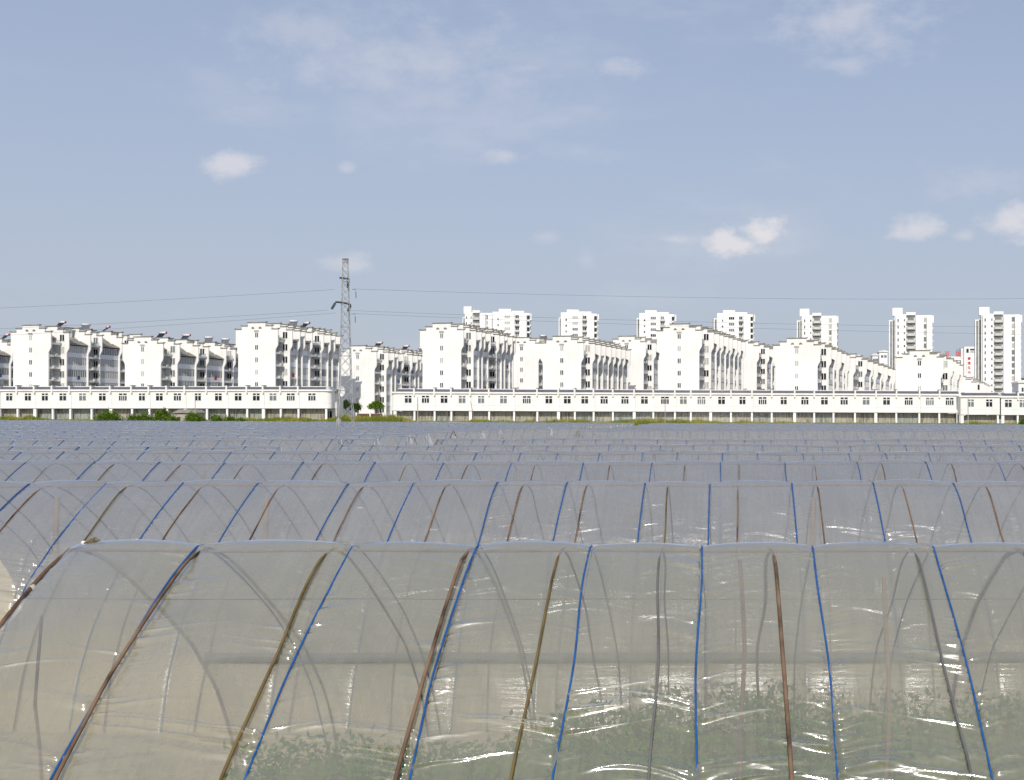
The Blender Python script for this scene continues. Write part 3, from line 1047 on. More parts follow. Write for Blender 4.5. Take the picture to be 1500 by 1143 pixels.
def block(idx, cx, top, D, pattern, label, floors=5, lo=0, theta=THETA, heaters=(), aged=False, base=None):
    x, H = atx(cx, D), atz(top, D)
    gz = float(zg(x, D)) if base is None else base
    rb = random.Random(900 + idx)
    root = empty('apartment_block', (x, D, 0), label, 'apartment block', BGROUP, rz=-theta)
    L = 0.35 + sum(p[1] for p in pattern)
    wall = WALL2 if aged else WALL
    Hk = round(H, 2)
    zbw = gz - 1.0
    # front gable
    g = MB().prism_xz(gable_poly(H, zbw), 0, 0.35).build('gable_wall', wall, root)
    coping(H, 0, .35).build('coping', TILE, g)
    # moulding panel round the stair windows, and hood
    md = MB()
    md.box(-.95, -.85, -.05, 0.0, H - 7.2, H - 1.2)
    md.box(.85, .95, -.05, 0.0, H - 7.2, H - 1.2)
    md.box(-.62, .62, -.22, 0.0, H - 2.05, H - 1.93)
    md.build('pilaster', wall, g)
    hd = MB()
    for s in (-1, 1):
        hd.prism_xz([(s * .95 - .4, H - 1.25), (s * .95 + .4, H - 1.25), (s * .95 + .1, H - .95), (s * .95 - .1, H - .95)], -.25, -.002)
    hd.box(-.55, .55, -.3, -.05, H - 1.92, H - 1.80)
    hd.build('tile_hood', TILE, g)
    zs = [H - 2.85 - 2.9 * k for k in range(floors)]
    for k, zc in enumerate(zs):
        window(root, (0, -.001, zc - .55), .72, 1.05, 2, pane=rb.choice([0, 0, 1, 2]))
    # body behind the fins, left face a little in
    MB().box(-4.2, 2.75, .352, L - .01, zbw, H - 3.0).build('wall', wall, root)
    MB().box(2.752, 2.75 + STEP, .35 + pattern[0][1] - .27, L - .012, zbw, H - 3.05).build('wall', wall, root)
    # pitched tile roof between the heads
    rf = MB().prism_xz([(-4.7, H - 3.0), (3.6, H - 3.0), (3.6, H - 2.8), (.2, H - .75), (-.2, H - .75), (-4.7, H - 2.8)], .36, L - .02)
    rf.build('roof', TILE, root)
    # cross walls with the same stepped head
    y = 0.35
    finm = shared(('fin', Hk, round(zbw, 2), aged), lambda: MB().prism_xz(gable_poly(H, zbw, False, 0.6 - STEP), -.28, 0).mesh('cross_wall', wall))
    capm = shared(('cap', Hk), lambda: coping(H, -.28, 0, False, 0.6 - STEP).mesh('coping', TILE))
    for bi, (kind, wd) in enumerate(pattern):
        y1 = y + wd
        dxb = 0.0 if bi == 0 else STEP
        f = link('cross_wall', finm, root, (STEP, y1, 0))
        link('coping', capm, f)
        yi0, yi1 = y + .002, y1 - .282       # clear bay
        yc, bw = .5 * (yi0 + yi1), yi1 - yi0
        for k in range(lo, floors):
            z0 = zs[k] - 1.45                   # floor level of this storey
            wid = LOWHW if k >= 2 else LOWHW - .05
            if kind == 'B':
                sl_ = shared(('balc', round(bw, 2), rb.random() < 0), lambda: MB().box(2.75, 4.78, -bw / 2, bw / 2, -.14, 0).box(4.66, 4.78, -bw / 2, bw / 2, .001, .35).mesh('balcony', wall))
                bo = link('balcony', sl_, root, (dxb, yc, z0))

                def mk_rail():
                    r_ = MB()
                    nb = max(4, int(bw / .3))
                    r_.box(4.69, 4.75, -bw / 2, bw / 2, .95, 1.0)
                    for q in range(nb + 1):
                        yy = -bw / 2 + bw * q / nb
                        r_.box(4.70, 4.74, yy - .025, yy + .025, .352, .95)
                    return r_.mesh('railing', RAIL)
                link('railing', shared(('rail', round(bw, 2)), mk_rail), bo)
                window(root, (2.752 + dxb, yc, z0 + .25), min(1.7, bw * .6), 2.0, 2, pane=rb.choice([0, 1, 3]), rz=math.pi / 2)
                window(root, (3.75 + (STEP if bi == 0 else dxb) - (.1 if bi == 0 else 0), yi1 - .001, z0 + .8), 1.15, 1.5, 2, pane=rb.choice([0, 0, 3, 3, 1, 2]))
                if rb.random() < .7:
                    link('air_conditioner', shared('ac', lambda: MB().box(-.2, .2, -.42, .42, 0, .6).box(.2, .23, -.3, .3, .08, .52).mesh('air_conditioner', ACM)), root, (4.98 + dxb, yc + rb.uniform(-.6, .6) * min(1, bw / 4), z0 - .05 + rb.uniform(0, .2)))
            elif kind == 'E':
                if k == 0:
                    # little tiled lean-to above the glazed bays
                    mk = shared(('lean', round(bw, 2)), lambda: MB().prism_xz([(2.76, 0), (4.95, 0), (4.95, .1), (2.76, 1.25)], -bw / 2, bw / 2).mesh('lean_to_roof', TILE))
                    link('lean_to_roof', mk, root, (dxb, yc, zs[0] - 1.42))
                    continue
                sp_ = shared(('span', round(bw, 2)), lambda: MB().box(2.76, 4.45, -bw / 2, bw / 2, -.12, 1.0).mesh('spandrel', SPAN))
                link('spandrel', sp_, root, (dxb, yc, z0))
                opened = rb.random() < .12
                nl = max(3, int(round(bw / .62)))
                window(root, (4.38 + dxb, yc, z0 + 1.05), bw - .2, 1.55, nl, pane=(3 if opened else rb.choice([1, 1, 2, 2])), rz=math.pi / 2)
                if rb.random() < .16:
                    ci = rb.choice([0, 1, 1, 2, 2])
                    link('washing', shared(('wash', ci), lambda: MB().box(-.02, .02, -.45, .45, -.9, 0).tube([(-.25, 0, .05), (.05, 0, .05)], .02, 4).mesh('washing', CLOTH[ci])), root, (4.85 + dxb, yc + rb.uniform(-.3, .3), z0 + 1.3))
            else:
                link('pane', shared(('npane', round(bw, 2), k % 2), lambda: MB().box(2.74, 2.80, -bw / 2 + .05, bw / 2 - .05, .3, 2.5).mesh('pane', PANES[3 if k % 2 else 1])), root, (dxb, yc, z0))
                link('balcony', shared(('nbal', round(bw, 2)), lambda: MB().box(2.75, 4.2, -bw / 2, bw / 2, -.12, 0).box(4.1, 4.2, -bw / 2, bw / 2, .001, .8).mesh('balcony', BALC)), root, (dxb, yc, z0))
        y = y1
    for (hy, hx, boxed) in heaters:
        pass
    return root, H, L, x, D


def in_block(b, lx, ly, lz):
    root, H, L, x, D = b
    c, s = math.cos(-THETA), math.sin(-THETA)
    return (x + lx * c - ly * s, D + lx * s + ly * c, lz)


Q4 = [('B', 3.6), ('E', 3.3), ('N', 2.2), ('E', 3.3)]
P4 = [('B', 5.2), ('E', 3.3), ('N', 2.2), ('E', 3.3)]
PW = [('B', 4.0), ('E', 7.2)]
BL = {}
BL[0] = block(0, -70, 493, 300, PW * 4, 'white apartment block cut off by the left edge of the picture')
BL[1] = block(1, 45, 477, 292, PW * 3, 'tall white apartment block nearest the left edge, with stepped gable and glazed balconies')
BL[2] = block(2, 209, 494, 294, PW * 3, 'lower white apartment block, second stepped gable from the left')
BL[3] = block(3, 376, 473, 290, Q4 + P4, 'tall white apartment block directly left of the pylon')
BL[4] = block(4, 524, 507, 330, Q4 + P4 * 3, 'white apartment block seen down to the ground through the gap between the shop rows', floors=6, aged=False)
BL[5] = block(5, 647, 474, 290, Q4 + P4 + [('E', 2.0)], 'tall white apartment block just right of the gap between the shop rows')
BL[6] = block(6, 764, 495, 336, Q4 + P4, 'white apartment block half hidden behind the tall one right of the gap')
BL[7] = block(7, 823, 493, 297, [('B', 4), ('E', 4.5), ('N', 4), ('E', 4.5), ('N', 4), ('E', 4.5), ('N', 4), ('E', 4.5)], 'white apartment block below the second tower, with a long cascade of stepped heads')
BL[8] = block(8, 918, 493, 342, [('B', 5), ('E', 6), ('N', 6)], 'small white gable half hidden below the third tower')
BL[9] = block(9, 995, 475, 292, [('B', 6), ('E', 6), ('N', 5), ('E', 6), ('N', 5), ('E', 6), ('N', 5), ('E', 6)], 'tall white apartment block between the third and fourth towers')
BL[10] = block(10, 1084, 499, 352, [('B', 8), ('E', 9), ('N', 7), ('E', 9), ('N', 7)], 'white apartment block rear part below the fourth tower')
BL[11] = block(11, 1167, 496, 286, [('B', 8.5), ('E', 11), ('N', 9), ('E', 11), ('N', 8)], 'white apartment block with stepped gable below the fifth tower', floors=4)
BL[12] = block(12, 1224, 516, 338, [('B', 12), ('E', 14), ('N', 12), ('E', 14), ('N', 12), ('E', 14), ('N', 10)], 'white apartment block rear part between the fifth and sixth towers', floors=4, theta=math.radians(14.0))
BL[13] = block(13, 1347, 514, 287, [('B', 9), ('E', 12), ('N', 12), ('E', 14)], 'low white apartment block below the sixth tower, last large stepped gable on the right', floors=3, theta=math.radians(14.5))
BL[14] = block(14, 1402, 552, 345, [('B', 9), ('E', 14), ('N', 12), ('E', 12)], 'lowest white apartment block, peeping over the shops beside the last tower', floors=3, theta=math.radians(14.5))

# roof huts with solar water heaters
def solar_heater(p, rz, label):
    root = empty('solar_heater', p, label, 'solar heater', 'solar water heaters on the roofs', rz)

    def tank():
        m = MB().tube([(-.95, 0, 1.25), (.95, 0, 1.25)], .27, 10)
        return m.mesh('tank', TANK, True)

    def panel():
        m = MB()
        for k in range(9):
            xx = -.8 + k * .2
            m.tube([(xx, -.05, 1.15), (xx, -1.25, .12)], .07, 5)
        m.box(-.95, .95, -1.35, -1.2, .03, .12)
        return m.mesh('tube_panel', PANEL)

    def legs(xx):
        m = MB()
        m.tube([(xx, 0, 1.05), (xx, .35, 0)], .035, 4)
        m.tube([(xx, 0, 1.05), (xx, -1.3, 0.05)], .035, 4)
        return m.mesh('leg', STEEL)
    link('tank', shared('sh_tank', tank), root)
    for s in (-1, 1):
        link('tank_cap', shared(('sh_cap', s), lambda: MB().tube([(s * .951, 0, 1.25), (s * 1.03, 0, 1.25)], .29, 10).mesh('tank_cap', RED, True)), root)
        link('leg', shared(('sh_leg', s), lambda: legs(s * .8)), root)
    link('tube_panel', shared('sh_panel', panel), root)
    return root


HE = [(0, 16, 'first'), (1, 9, 'above the first glazed balconies of the leftmost tall block'), (1, 17, 'mid roof of the leftmost tall block'), (1, 25, 'far roof of the leftmost tall block'),
      (2, 6, 'near the gable of the second block from the left'), (2, 15, 'mid roof of the second block from the left'), (2, 24, 'third along the second block from the left'), (2, 31, 'far end of the second block from the left'),
      (3, 14, 'mid roof of the block left of the pylon'), (3, 20, 'far roof of the block left of the pylon'), (4, 10, 'near roof of the block behind the gap'), (4, 26, 'far roof of the block behind the gap'), (4, 36, 'rearmost roof of the block behind the gap'),
      (6, 14, 'roof of the half hidden block right of the gap'), (12, 50, 'long rear roof between the fifth and sixth towers')]
for (bi, ly, where) in HE:
    b = BL[bi]
    H = b[1]
    zt = H - .05
    hut = MB().box(-1.7, 1.7, -1.3, 1.3, H - 2.6, zt).mesh('roof_hut', WALL)
    ho = link('roof_hut', hut, b[0], (1.0, ly, 0))
    link('hut_roof', MB().box(-2.0, 2.0, -1.6, 1.6, zt + .002, zt + .22).mesh('hut_roof', TILE), ho)
    if bi == 0:
        lab = 'solar water heater on the block cut by the left edge'
    else:
        lab = 'solar heater, ' + where
    solar_heater(in_block(b, 1.0, ly, zt + .222), rnd.uniform(-.9, .5), lab)

# ------------------------------------------------------------------ rows of shops
SGROUP = 'two-storey white shop rows along the field'


def shop_row(idx, D, zb, slope, xref, wins, fins, x0, x1, label, round_l=False, round_r=False, depth=6.0, transoms=None):
    """zb: level of the pavement at x = xref; wins / fins are photo columns"""
    root = empty('shop_row', (0.5 * (x0 + x1), D, 0), label, 'shop row', SGROUP)
    rb = random.Random(300 + idx)
    ox = root.location.x

    def zz(x):
        return zb + slope * (x - xref)

    def foot(front, inset=0.0):
        R = 1.2
        poly = []
        if round_l:
            for k in range(9):
                a = math.pi + (math.pi / 2) * k / 8
                poly.append((x0 + inset + R + R * math.cos(a) * 1.0, front + R + R * math.sin(a)))
        else:
            poly.append((x0 + inset, front))
        # extra points along so a slope stays straight
        if round_r:
            for k in range(9):
                a = -math.pi / 2 + (math.pi / 2) * k / 8
                poly.append((x1 - inset - R + R * math.cos(a), front + R + R * math.sin(a)))
        else:
            poly.append((x1 - inset, front))
        poly += [(x1 - inset, depth - inset), (x0 + inset, depth - inset)]
        return [(x - ox, y) for x, y in poly]
    xr_ = xref - ox

    def pr(front, z0, z1, name, mat, inset=0.0):
        return MB().prism_xy(foot(front, inset), zb + z0, zb + z1, slope, xr_).build(name, mat, root)
    pr(0.0, 2.80, 6.66, 'wall', WALL)
    pr(-.30, 6.662, 7.04, 'cornice', WALL, -.30)
    pr(-.08, 2.72, 2.798, 'fascia', RAIL, -.08)
    pr(-.06, 4.02, 4.07, 'string_course', WALL, -.03)
    pr(1.05, 7.042, 7.80, 'parapet', WALL, 1.05)
    pr(4.6, -2.5, 2.718, 'back_wall', SHOP, 2.0)
    # tiled skirt between the fins
    xs_ = sorted([atx(p, D) for p in fins])
    edges = [x0 + (1.0 if round_l else 0.0)] + xs_ + [x1 - (1.0 if round_r else 0)]
    edges = [e for i, e in enumerate(edges) if i == 0 or e - edges[i - 1] > .6]
    for a, b in zip(edges[:-1], edges[1:]):
        a_, b_ = a + .19, b - .19
        m = MB()
        za, zb_ = zz(a_), zz(b_)
        n = max(6, int((b_ - a_) / .32))
        for k in range(n):
            u0, u1 = a_ + (b_ - a_) * k / n, a_ + (b_ - a_) * (k + 1) / n - .03
            z0_, z1_ = zz(u0), zz(u1)
            i = len(m.v)
            m.v += [(u0 - ox, -.24, z0_ + 7.046), (u1 - ox, -.24, z1_ + 7.046), (u1 - ox, 1.04, z1_ + 7.58), (u0 - ox, 1.04, z0_ + 7.58),
                    (u0 - ox, -.24, z0_ + 7.12), (u1 - ox, -.24, z1_ + 7.12), (u1 - ox, 1.04, z1_ + 7.66), (u0 - ox, 1.04, z0_ + 7.66)]
            m.f += [tuple(i + q for q in f) for f in ((0, 3, 2, 1), (4, 5, 6, 7), (0, 1, 5, 4), (1, 2, 6, 5), (2, 3, 7, 6), (3, 0, 4, 7))]
        m.build('tile_skirt', STRIP, root)
    fm = shared('fin_shop', lambda: MB().prism_xz([(-.18, -.42), (0, -.62), (.18, -.42), (.18, 1.26), (-.18, 1.26)], -.42, 1.6).mesh('fin', WALL))
    fcap = shared('fin_cap', lambda: MB().box(-.26, .26, -.5, 1.65, 1.262, 1.36).mesh('fin_cap', TILE))
    for x in xs_:
        f = link('fin', fm, root, (x - ox, 0, zz(x) + 6.664))
        if rb.random() < .8:
            link('fin_cap', fcap, f)
    # windows
    for p in wins:
        x = atx(p, D)
        ln, wd = rb.choice([(2, 1.5), (2, 1.5), (4, 1.75), (3, 1.6), (2, 1.35)])
        window(root, (x - ox, -.002, zz(x) + 4.55), wd, 1.6, ln, transom=0.30, pane=rb.choice([0, 0, 3, 3, 1]))
    for i, x in enumerate(xs_):
        if i % 2 == 1:
            link('downpipe', shared('downpipe', lambda: MB().tube([(0, -.045, 0), (0, -.045, 3.55)], .035, 5).mesh('downpipe', ACM)), root, (x - ox + .3, 0, zz(x) + 2.85))
    # columns and glazed fronts
    cm = [shared(('col', q), lambda: MB().box(-wq, wq, .05, .62, -2.5, 2.715).mesh('column', WALL)) for q, wq in ((0, .20), (1, .33))]
    cols = sorted(set([x0 + (1.0 if round_l else .4)] + xs_ + [x1 - (1.0 if round_r else .4)]))
    for i, x in enumerate(cols):
        link('column', cm[1 if i % 4 == 0 else 0], root, (x - ox, 0, zz(x)))
    for a, b in zip(cols[:-1], cols[1:]):
        m = MB()
        mid = a + (b - a) * rb.choice([.3, .5, .7])
        m.box(a - ox + .02, b - ox - .02, 1.5, 1.56, zz(a) - 2.5, zz(a) + 2.6)
        s_ = m.build('shop_window', rb.choice([SHOP, SHOP, SHOP2]), root)
        fr = MB()
        for xx in (a + .22, mid, b - .22):
            fr.box(xx - ox - .05, xx - ox + .05, 1.42, 1.498, zz(a) - 2.5, zz(a) + 2.6)
        fr.build('glazing_bar', STEEL, s_)
    return root


LW = [-15, 13.7, 41, 65.9, 92.2, 121, 150, 180, 208, 233.6, 260, 290, 320, 349, 375.5, 400, 426, 457]
LF = [-29, -1, 25.3, 50.7, 76.8, 102.6, 133.8, 162, 193, 218.4, 244.5, 271, 302.8, 332.4, 361.8, 385.6, 411, 437]
RW = [598, 623.3, 650.6, 677, 704.8, 737.6, 771.6, 804, 831, 856.6, 885, 915.5, 944, 974, 1001, 1027.5, 1057, 1087.6, 1117, 1148, 1179, 1207.6, 1236.5, 1268.7, 1298.6, 1331, 1362, 1391]
RF = [607, 636.5, 661, 689, 716.4, 753, 787, 818, 842, 869.5, 897.8, 929, 957, 988.6, 1012, 1041, 1070.7, 1101.5, 1130.5, 1164, 1192.7, 1221, 1252.5, 1283, 1313, 1346.7, 1376]
DL, DR = 280.0, 280.0
shop_row(0, DL, 3.05, 0.0, 0, LW, LF, atx(-70, DL), atx(484, DL), 'long white two-storey shop row left of the pylon with rounded end', round_r=True)
sl_ = -0.5 / (800 * DR / F)
shop_row(1, DR, 2.24 + .02, sl_, atx(1050, DR), RW, RF, atx(572, DR), atx(1406, DR), 'long white two-storey shop row right of the pylon', round_l=True)
shop_row(2, DR - 3.5, 1.62, 0.0, 0, [1422, 1449], [], atx(1407, DR - 3.5), atx(1464.5, DR - 3.5), 'projecting white shop pavilion with two windows at the right end')
shop_row(3, DR - 1.5, 1.56, 0.0, 0, [1477, 1498, 1520], [1491, 1511], atx(1466.5, DR - 1.5), atx(1560, DR - 1.5), 'last white shop row piece cut by the right edge')
# set-back annex at the rounded end
ax0, ax1 = atx(481, 286.5), atx(499, 286.5)
an = empty('shop_annex', (ax0, 283.5, 0), 'narrow white annex behind the rounded end of the left shop row', 'annex')
MB().box(0, ax1 - ax0, 0, 5, 1.5, 9.5).build('wall', WALL2, an)
MB().box(-.1, ax1 - ax0 + .2, -.2, 5, 9.502, 10.2).build('tile_band', STRIP, an)
MB().box(-.1, ax1 - ax0 + .1, -.15, -.002, 5.8, 5.95).build('string_course', WALL, an)
window(an, (1.1, -.002, 6.9), .9, 1.9, 1, pane=1)
window(an, (1.2, -.002, 3.2), 1.2, 2.0, 2, pane=3)
pm = at(502, 573.5, 284.5)
dish = MB()
for k in range(5):
    for j in range(14):
        r_, a = .95 * k / 4, 2 * math.pi * j / 14
        dish.v.append((r_ * math.cos(a) * .75, -.25 + .3 * (k / 4) ** 2 * -1, r_ * math.sin(a) * 1.25))
for k in range(4):
    for j in range(14):
        dish.f.append((k * 14 + j, k * 14 + (j + 1) % 14, k * 14 + 14 + (j + 1) % 14, k * 14 + 14 + j))
dr = empty('satellite_dish', tuple(pm), 'white oval satellite dish beside the pylon on the shop annex', 'satellite dish')
link('dish', dish.mesh('dish', TANK, True), dr)
link('bracket', MB().tube([(0, -.2, 0), (0, 1.5, -.4)], .08, 6).mesh('bracket', STEEL), dr)

# ------------------------------------------------------------------ towers
WGROUP = 'white residential towers behind the blocks'


def tower(idx, pxl, pxr, top, D, kind, nf, label):
    H = atz(top, D)
    x = atx(pxl, D)
    W_ = (pxr - pxl) * D / F
    th = math.radians(9.0 if kind == 'A' else -6.0)
    root = empty('residential_tower', (x, D, 0), label, 'tower', WGROUP, rz=-th)
    rb = random.Random(500 + idx)
    s = W_ / 20.0
    B = 6.0

    def X(v_):
        return v_ * s
    w1 = MB()
    w1.box(X(2.6), X(19.4), 1.52, 13, B, H - 1.0)
    w1.build('core_wall', WALL, root)
    segs = [(3.2, 7.9), (12.1, 15.6), (17.1, 19.6)] if kind == 'A' else [(1.2, 12.0), (14.4, 17.9)]
    for a, b in segs:
        MB().box(X(a), X(b), 0, 1.518, B, H - (.6 if a < 12 else 1.4)).build('pier', WALL, root)
    # roof pieces
    if kind == 'A':
        MB().box(X(1.6), X(6.2), 2.2, 8, H - .998, H + 2.6).build('lift_house', WALL, root)
        MB().box(X(7.9), X(12.1), .05, 3.0, H - .97, H + .35).build('roof_frame', WALL, root)
    else:
        MB().box(X(4.2), X(10.2), .4, 6, H - .57, H + .9).build('lift_house', WALL, root)
        MB().box(X(10.3), X(16.5), 2.0, 8, H - .97, H + .1).build('roof_frame', WALL, root)
    # western wing, set back, with a glazed face
    MB().box(X(0.0), X(2.58), 4.5, 13, B, H - 2.8).build('wing', WALL, root)
    MB().box(X(.5), X(1.3), 4.42, 4.498, B, H - 3.4).build('glazed_strip', TGLASS, root)
    if kind == 'A':
        MB().box(X(1.6), X(2.5), 4.42, 4.498, B, H - 3.0).build('glazed_strip', TGLASS, root)
    # eastern fin and its little balconies
    MB().box(X(19.7), X(20.3), 1.0, 3.6, H - 4.6, H - 1.2).build('corner_frame', WALL, root)
    fh = 2.95
    for k in range(nf):
        z0 = H - 4.4 - fh * k
        if kind == 'A':
            def mk():
                m = MB()
                n_ = 8
                pts = [(X(7.95), 1.5)] + [(X(10) - X(2.05) * math.cos(math.pi * q / n_), .75 - 1.35 * math.sin(math.pi * q / n_)) for q in range(n_ + 1)] + [(X(12.05), 1.5)]
                pts = pts[::1]
                m.prism_xy(pts, -.2, .95)
                return m.mesh('balcony', BALC)
            bo = link('balcony', shared(('tb', round(s, 3)), mk), root, (0, 0, z0))
            link('glazing', shared(('tg', round(s, 3)), lambda: MB().box(X(8.6), X(11.4), .6, 1.48, .951, 2.74).mesh('glazing', TGLASS)), bo)
            window(root, (X(7.1), -.002, z0 + .6), .6, 1.0, 1, pane=rb.choice([0, 1]))
            window(root, (X(4.2), -.002, z0 + .3), .5, 1.4, 1, pane=0)
            window(root, (X(16.35), 1.515, z0 + .2), X(1.1), 2.1, 1, pane=rb.choice([1, 2, 1]))
        else:
            window(root, (X(8.4), -.002, z0 + .6), X(2.7), 1.35, 3, pane=rb.choice([1, 1, 2, 0]))
            window(root, (X(3.9), -.002, z0 - .4), .7, 1.0, 1, pane=rb.choice([0, 1]))
            window(root, (X(13.2), 1.515, z0 + .2), X(1.6), 2.1, 2, pane=rb.choice([0, 1, 3]))
            link('balcony', shared(('tbb', round(s, 3)), lambda: MB().box(X(12.05), X(14.35), .1, 1.5, -.15, .75).mesh('balcony', BALC)), root, (0, 0, z0))
        link('side_balcony', shared(('ts', round(s, 3)), lambda: MB().box(X(19.41), X(20.05), 1.6, 4.5, -.2, .9).mesh('side_balcony', BALC)), root, (0, 0, z0))
        link('pane', shared(('tsp', round(s, 3)), lambda: MB().box(X(18.1), X(19.3), 1.44, 1.515, .2, 2.2).mesh('pane', PANES[0])) if kind == 'B' else shared(('tsq', round(s, 3)), lambda: MB().box(X(19.402), X(19.5), 2.0, 4.0, .95, 2.6).mesh('pane', PANES[0])), root, (0, 0, z0))
    return root


tower(0, 673, 724, 456, 640, 'A', 5, 'leftmost white tower, partly behind its neighbour')
tower(1, 718, 777, 455, 615, 'B', 6, 'second white tower from the left, overlapping the leftmost one')
tower(2, 818, 876, 456, 622, 'B', 6, 'third white tower from the left, standing alone above the block with the cascade')
tower(3, 933, 990, 457, 630, 'B', 6, 'fourth white tower from the left, half behind the tall apartment block')
tower(4, 1047, 1106, 457, 612, 'B', 6, 'fifth white tower from the left, middle of the row')
tower(5, 1166, 1227, 460, 592, 'A', 6, 'third white tower from the right with a column of balconies')
tower(6, 1302, 1366, 459, 566, 'A', 9, 'second white tower from the right with a column of balconies')
tower(7, 1429, 1495, 458, 556, 'A', 15, 'rightmost white tower, tallest in the picture, balconies visible almost to the ground')


# department-store building with red roof signs behind
def text_mesh(ch, size):
    cu = bpy.data.curves.new('character', 'FONT')
    cu.body = ch
    cu.size = size
    cu.align_x = 'CENTER'
    cu.extrude = 0.12
    cu.offset = 0.02
    tmp = bpy.data.objects.new('tmp', cu)
    COL.objects.link(tmp)
    dg = bpy.context.evaluated_depsgraph_get()
    me = bpy.data.meshes.new_from_object(tmp.evaluated_get(dg))
    bpy.data.objects.remove(tmp)
    me.materials.clear()
    me.materials.append(SIGN)
    return me


DS = 700.0
q = DS / F
st = empty('store_building', tuple(at(1420, PY, DS) - Vector((0, 0, CAMZ))), 'white store building with red characters, wedged left of the rightmost tower', 'building')
ox = st.location.x


def sbox(p0, p1, y0, y1, dpt, name, mat, parent=st, f=0.0):
    return MB().box(atx(p0, DS) - ox, atx(p1, DS) - ox, f, f + dpt, atz(y1, DS), atz(y0, DS)).build(name, mat, parent)


sbox(1412.5, 1430, 508, 600, 20, 'stair_tower', WALL)
sbox(1409.2, 1412.3, 510, 600, 16, 'side_wall', WALL2, f=3)
sbox(1366, 1409, 522, 600, 16, 'wall', WALL, f=4)
sbox(1364, 1412, 526.2, 527.4, .5, 'cornice', WALL, f=3.4)
for (a, b, c, d_) in ((1415.5, 1419, 511, 517), (1421, 1428, 511, 513)):
    sbox(a, b, c, d_, .2, 'window', PANES[0], f=-.1)
sbox(1421, 1428, 513.2, 517, .2, 'window', PANES[2], f=-.1)
for (a, b) in ((1400, 1404), (1408, 1412.2), (1391, 1395)):
    sbox(a, b, 528.5, 533, .2, 'window', PANES[1], f=3.8)
for k in range(8):
    sbox(1415.2, 1416.8, 524.5 + 2.9 * k, 525.1 + 2.9 * k, .2, 'vent', PANES[1], f=-.1)
for k, ch in enumerate('静浪江六'):
    o = link('character', text_mesh(ch, 1.7), st, (atx(1419.7, DS) - ox, -.25, atz(526.8 + 6.8 * k, DS)))
    o.rotation_euler = (math.radians(90), 0, 0)
for p, ch in ((1373.5, '乐'), (1389.5, '百'), (1405.5, '货')):
    o = link('character', text_mesh(ch, 3.3), st, (atx(p, DS) - ox, 4.2, atz(521.4, DS)))
    o.rotation_euler = (math.radians(90), 0, 0)
    link('sign_frame', MB().box(atx(p - 2.5, DS) - ox, atx(p + 2.5, DS) - ox, 4.5, 4.6, atz(522, DS), atz(520.9, DS)).mesh('sign_frame', STEEL), st)
# small houses far behind
for (p0, p1, top, D, lab) in ((1278, 1286, 521, 640, 'small white rooftop far behind, leftmost of two beside the sixth tower'), (1288, 1300, 516, 660, 'white house top with overhanging roof just left of the second tower from the right'),
                              (1492, 1512, 561, 420, 'low white house at the right edge behind the shops')):
    h = empty('far_house', (atx(p0, D), D, 0), lab, 'house')
    wd = (p1 - p0) * D / F
    z1 = atz(top, D)
    MB().box(0, wd, 0, 9, 3, z1).build('wall', WALL, h)
    MB().prism_xz([(-.5, z1 + .002), (wd + .5, z1 + .002), (wd + .3, z1 + .5), (wd / 2, z1 + 1.1), (-.3, z1 + .5)], -.6, 9.5).build('roof', WALL2, h)
    window(h, (wd * .35, -.002, z1 - 3.0), 1.2, 1.4, 2, pane=0)
    window(h, (wd * .75, -.002, z1 - 3.0), 1.2, 1.4, 2, pane=0)

# ------------------------------------------------------------------ wooded hill far right
hm = MB()
hr = np.random.RandomState(9)
hx, hy = atx(1640, 1500), 1500.0
V, Qh = [], []
nn = 40
for j in range(nn + 1):
    for i in range(nn + 1):
        a, b = i / nn * 2 - 1, j / nn * 2 - 1
        zq = 62 * max(0, 1 - a * a - b * b) ** .8 + 2.5 * math.sin(i * 2.3 + j * 1.7) * max(0, 1 - a * a - b * b)
        V.append((hx + a * 210, hy + b * 160, zq + 1))
for j in range(nn):
    for i in range(nn):
        k = j * (nn + 1) + i
        Qh.append((k, k + 1, k + nn + 2, k + nn + 1))
tag(link('hill', np_mesh('hill', np.array(V), np.array(Qh), FARTREE)), 'far green hill at the right edge', kind='structure')
m = 9000
a, b = hr.uniform(-1, 1, m), hr.uniform(-1, 1, m)
kk = (a * a + b * b) < .98
a, b = a[kk], b[kk]
zq = 62 * np.maximum(0, 1 - a * a - b * b) ** .8 + 1 + hr.uniform(0, 6, len(a))
tag(link('far_wood', leaf_cloud('far_wood', np.stack([hx + a * 210, hy + b * 160, zq], -1), hr.uniform(3, 8, len(a)), FARTREE, 2)), 'far wood covering the hill at the right edge', 'wood', kind='stuff')

# ------------------------------------------------------------------ shrubs, trees and grass in front of the shops
def clump_points(r, c, rad, nclumps, per, flat=0.75):
    out = []
    for k in range(nclumps):
        d_ = r.normal(size=3)
        d_ /= np.linalg.norm(d_)
        d_[2] = abs(d_[2]) * 1.0 - .15
        rr = r.uniform(.35, 1.0) ** .6
        cc = np.array(c) + d_ * np.array(rad) * rr
        out.append(cc + r.normal(size=(per, 3)) * np.array(rad) * .17 * np.array([1, 1, flat]))
    return np.concatenate(out)


SHG = 'shrubs on the bank before the left shops'


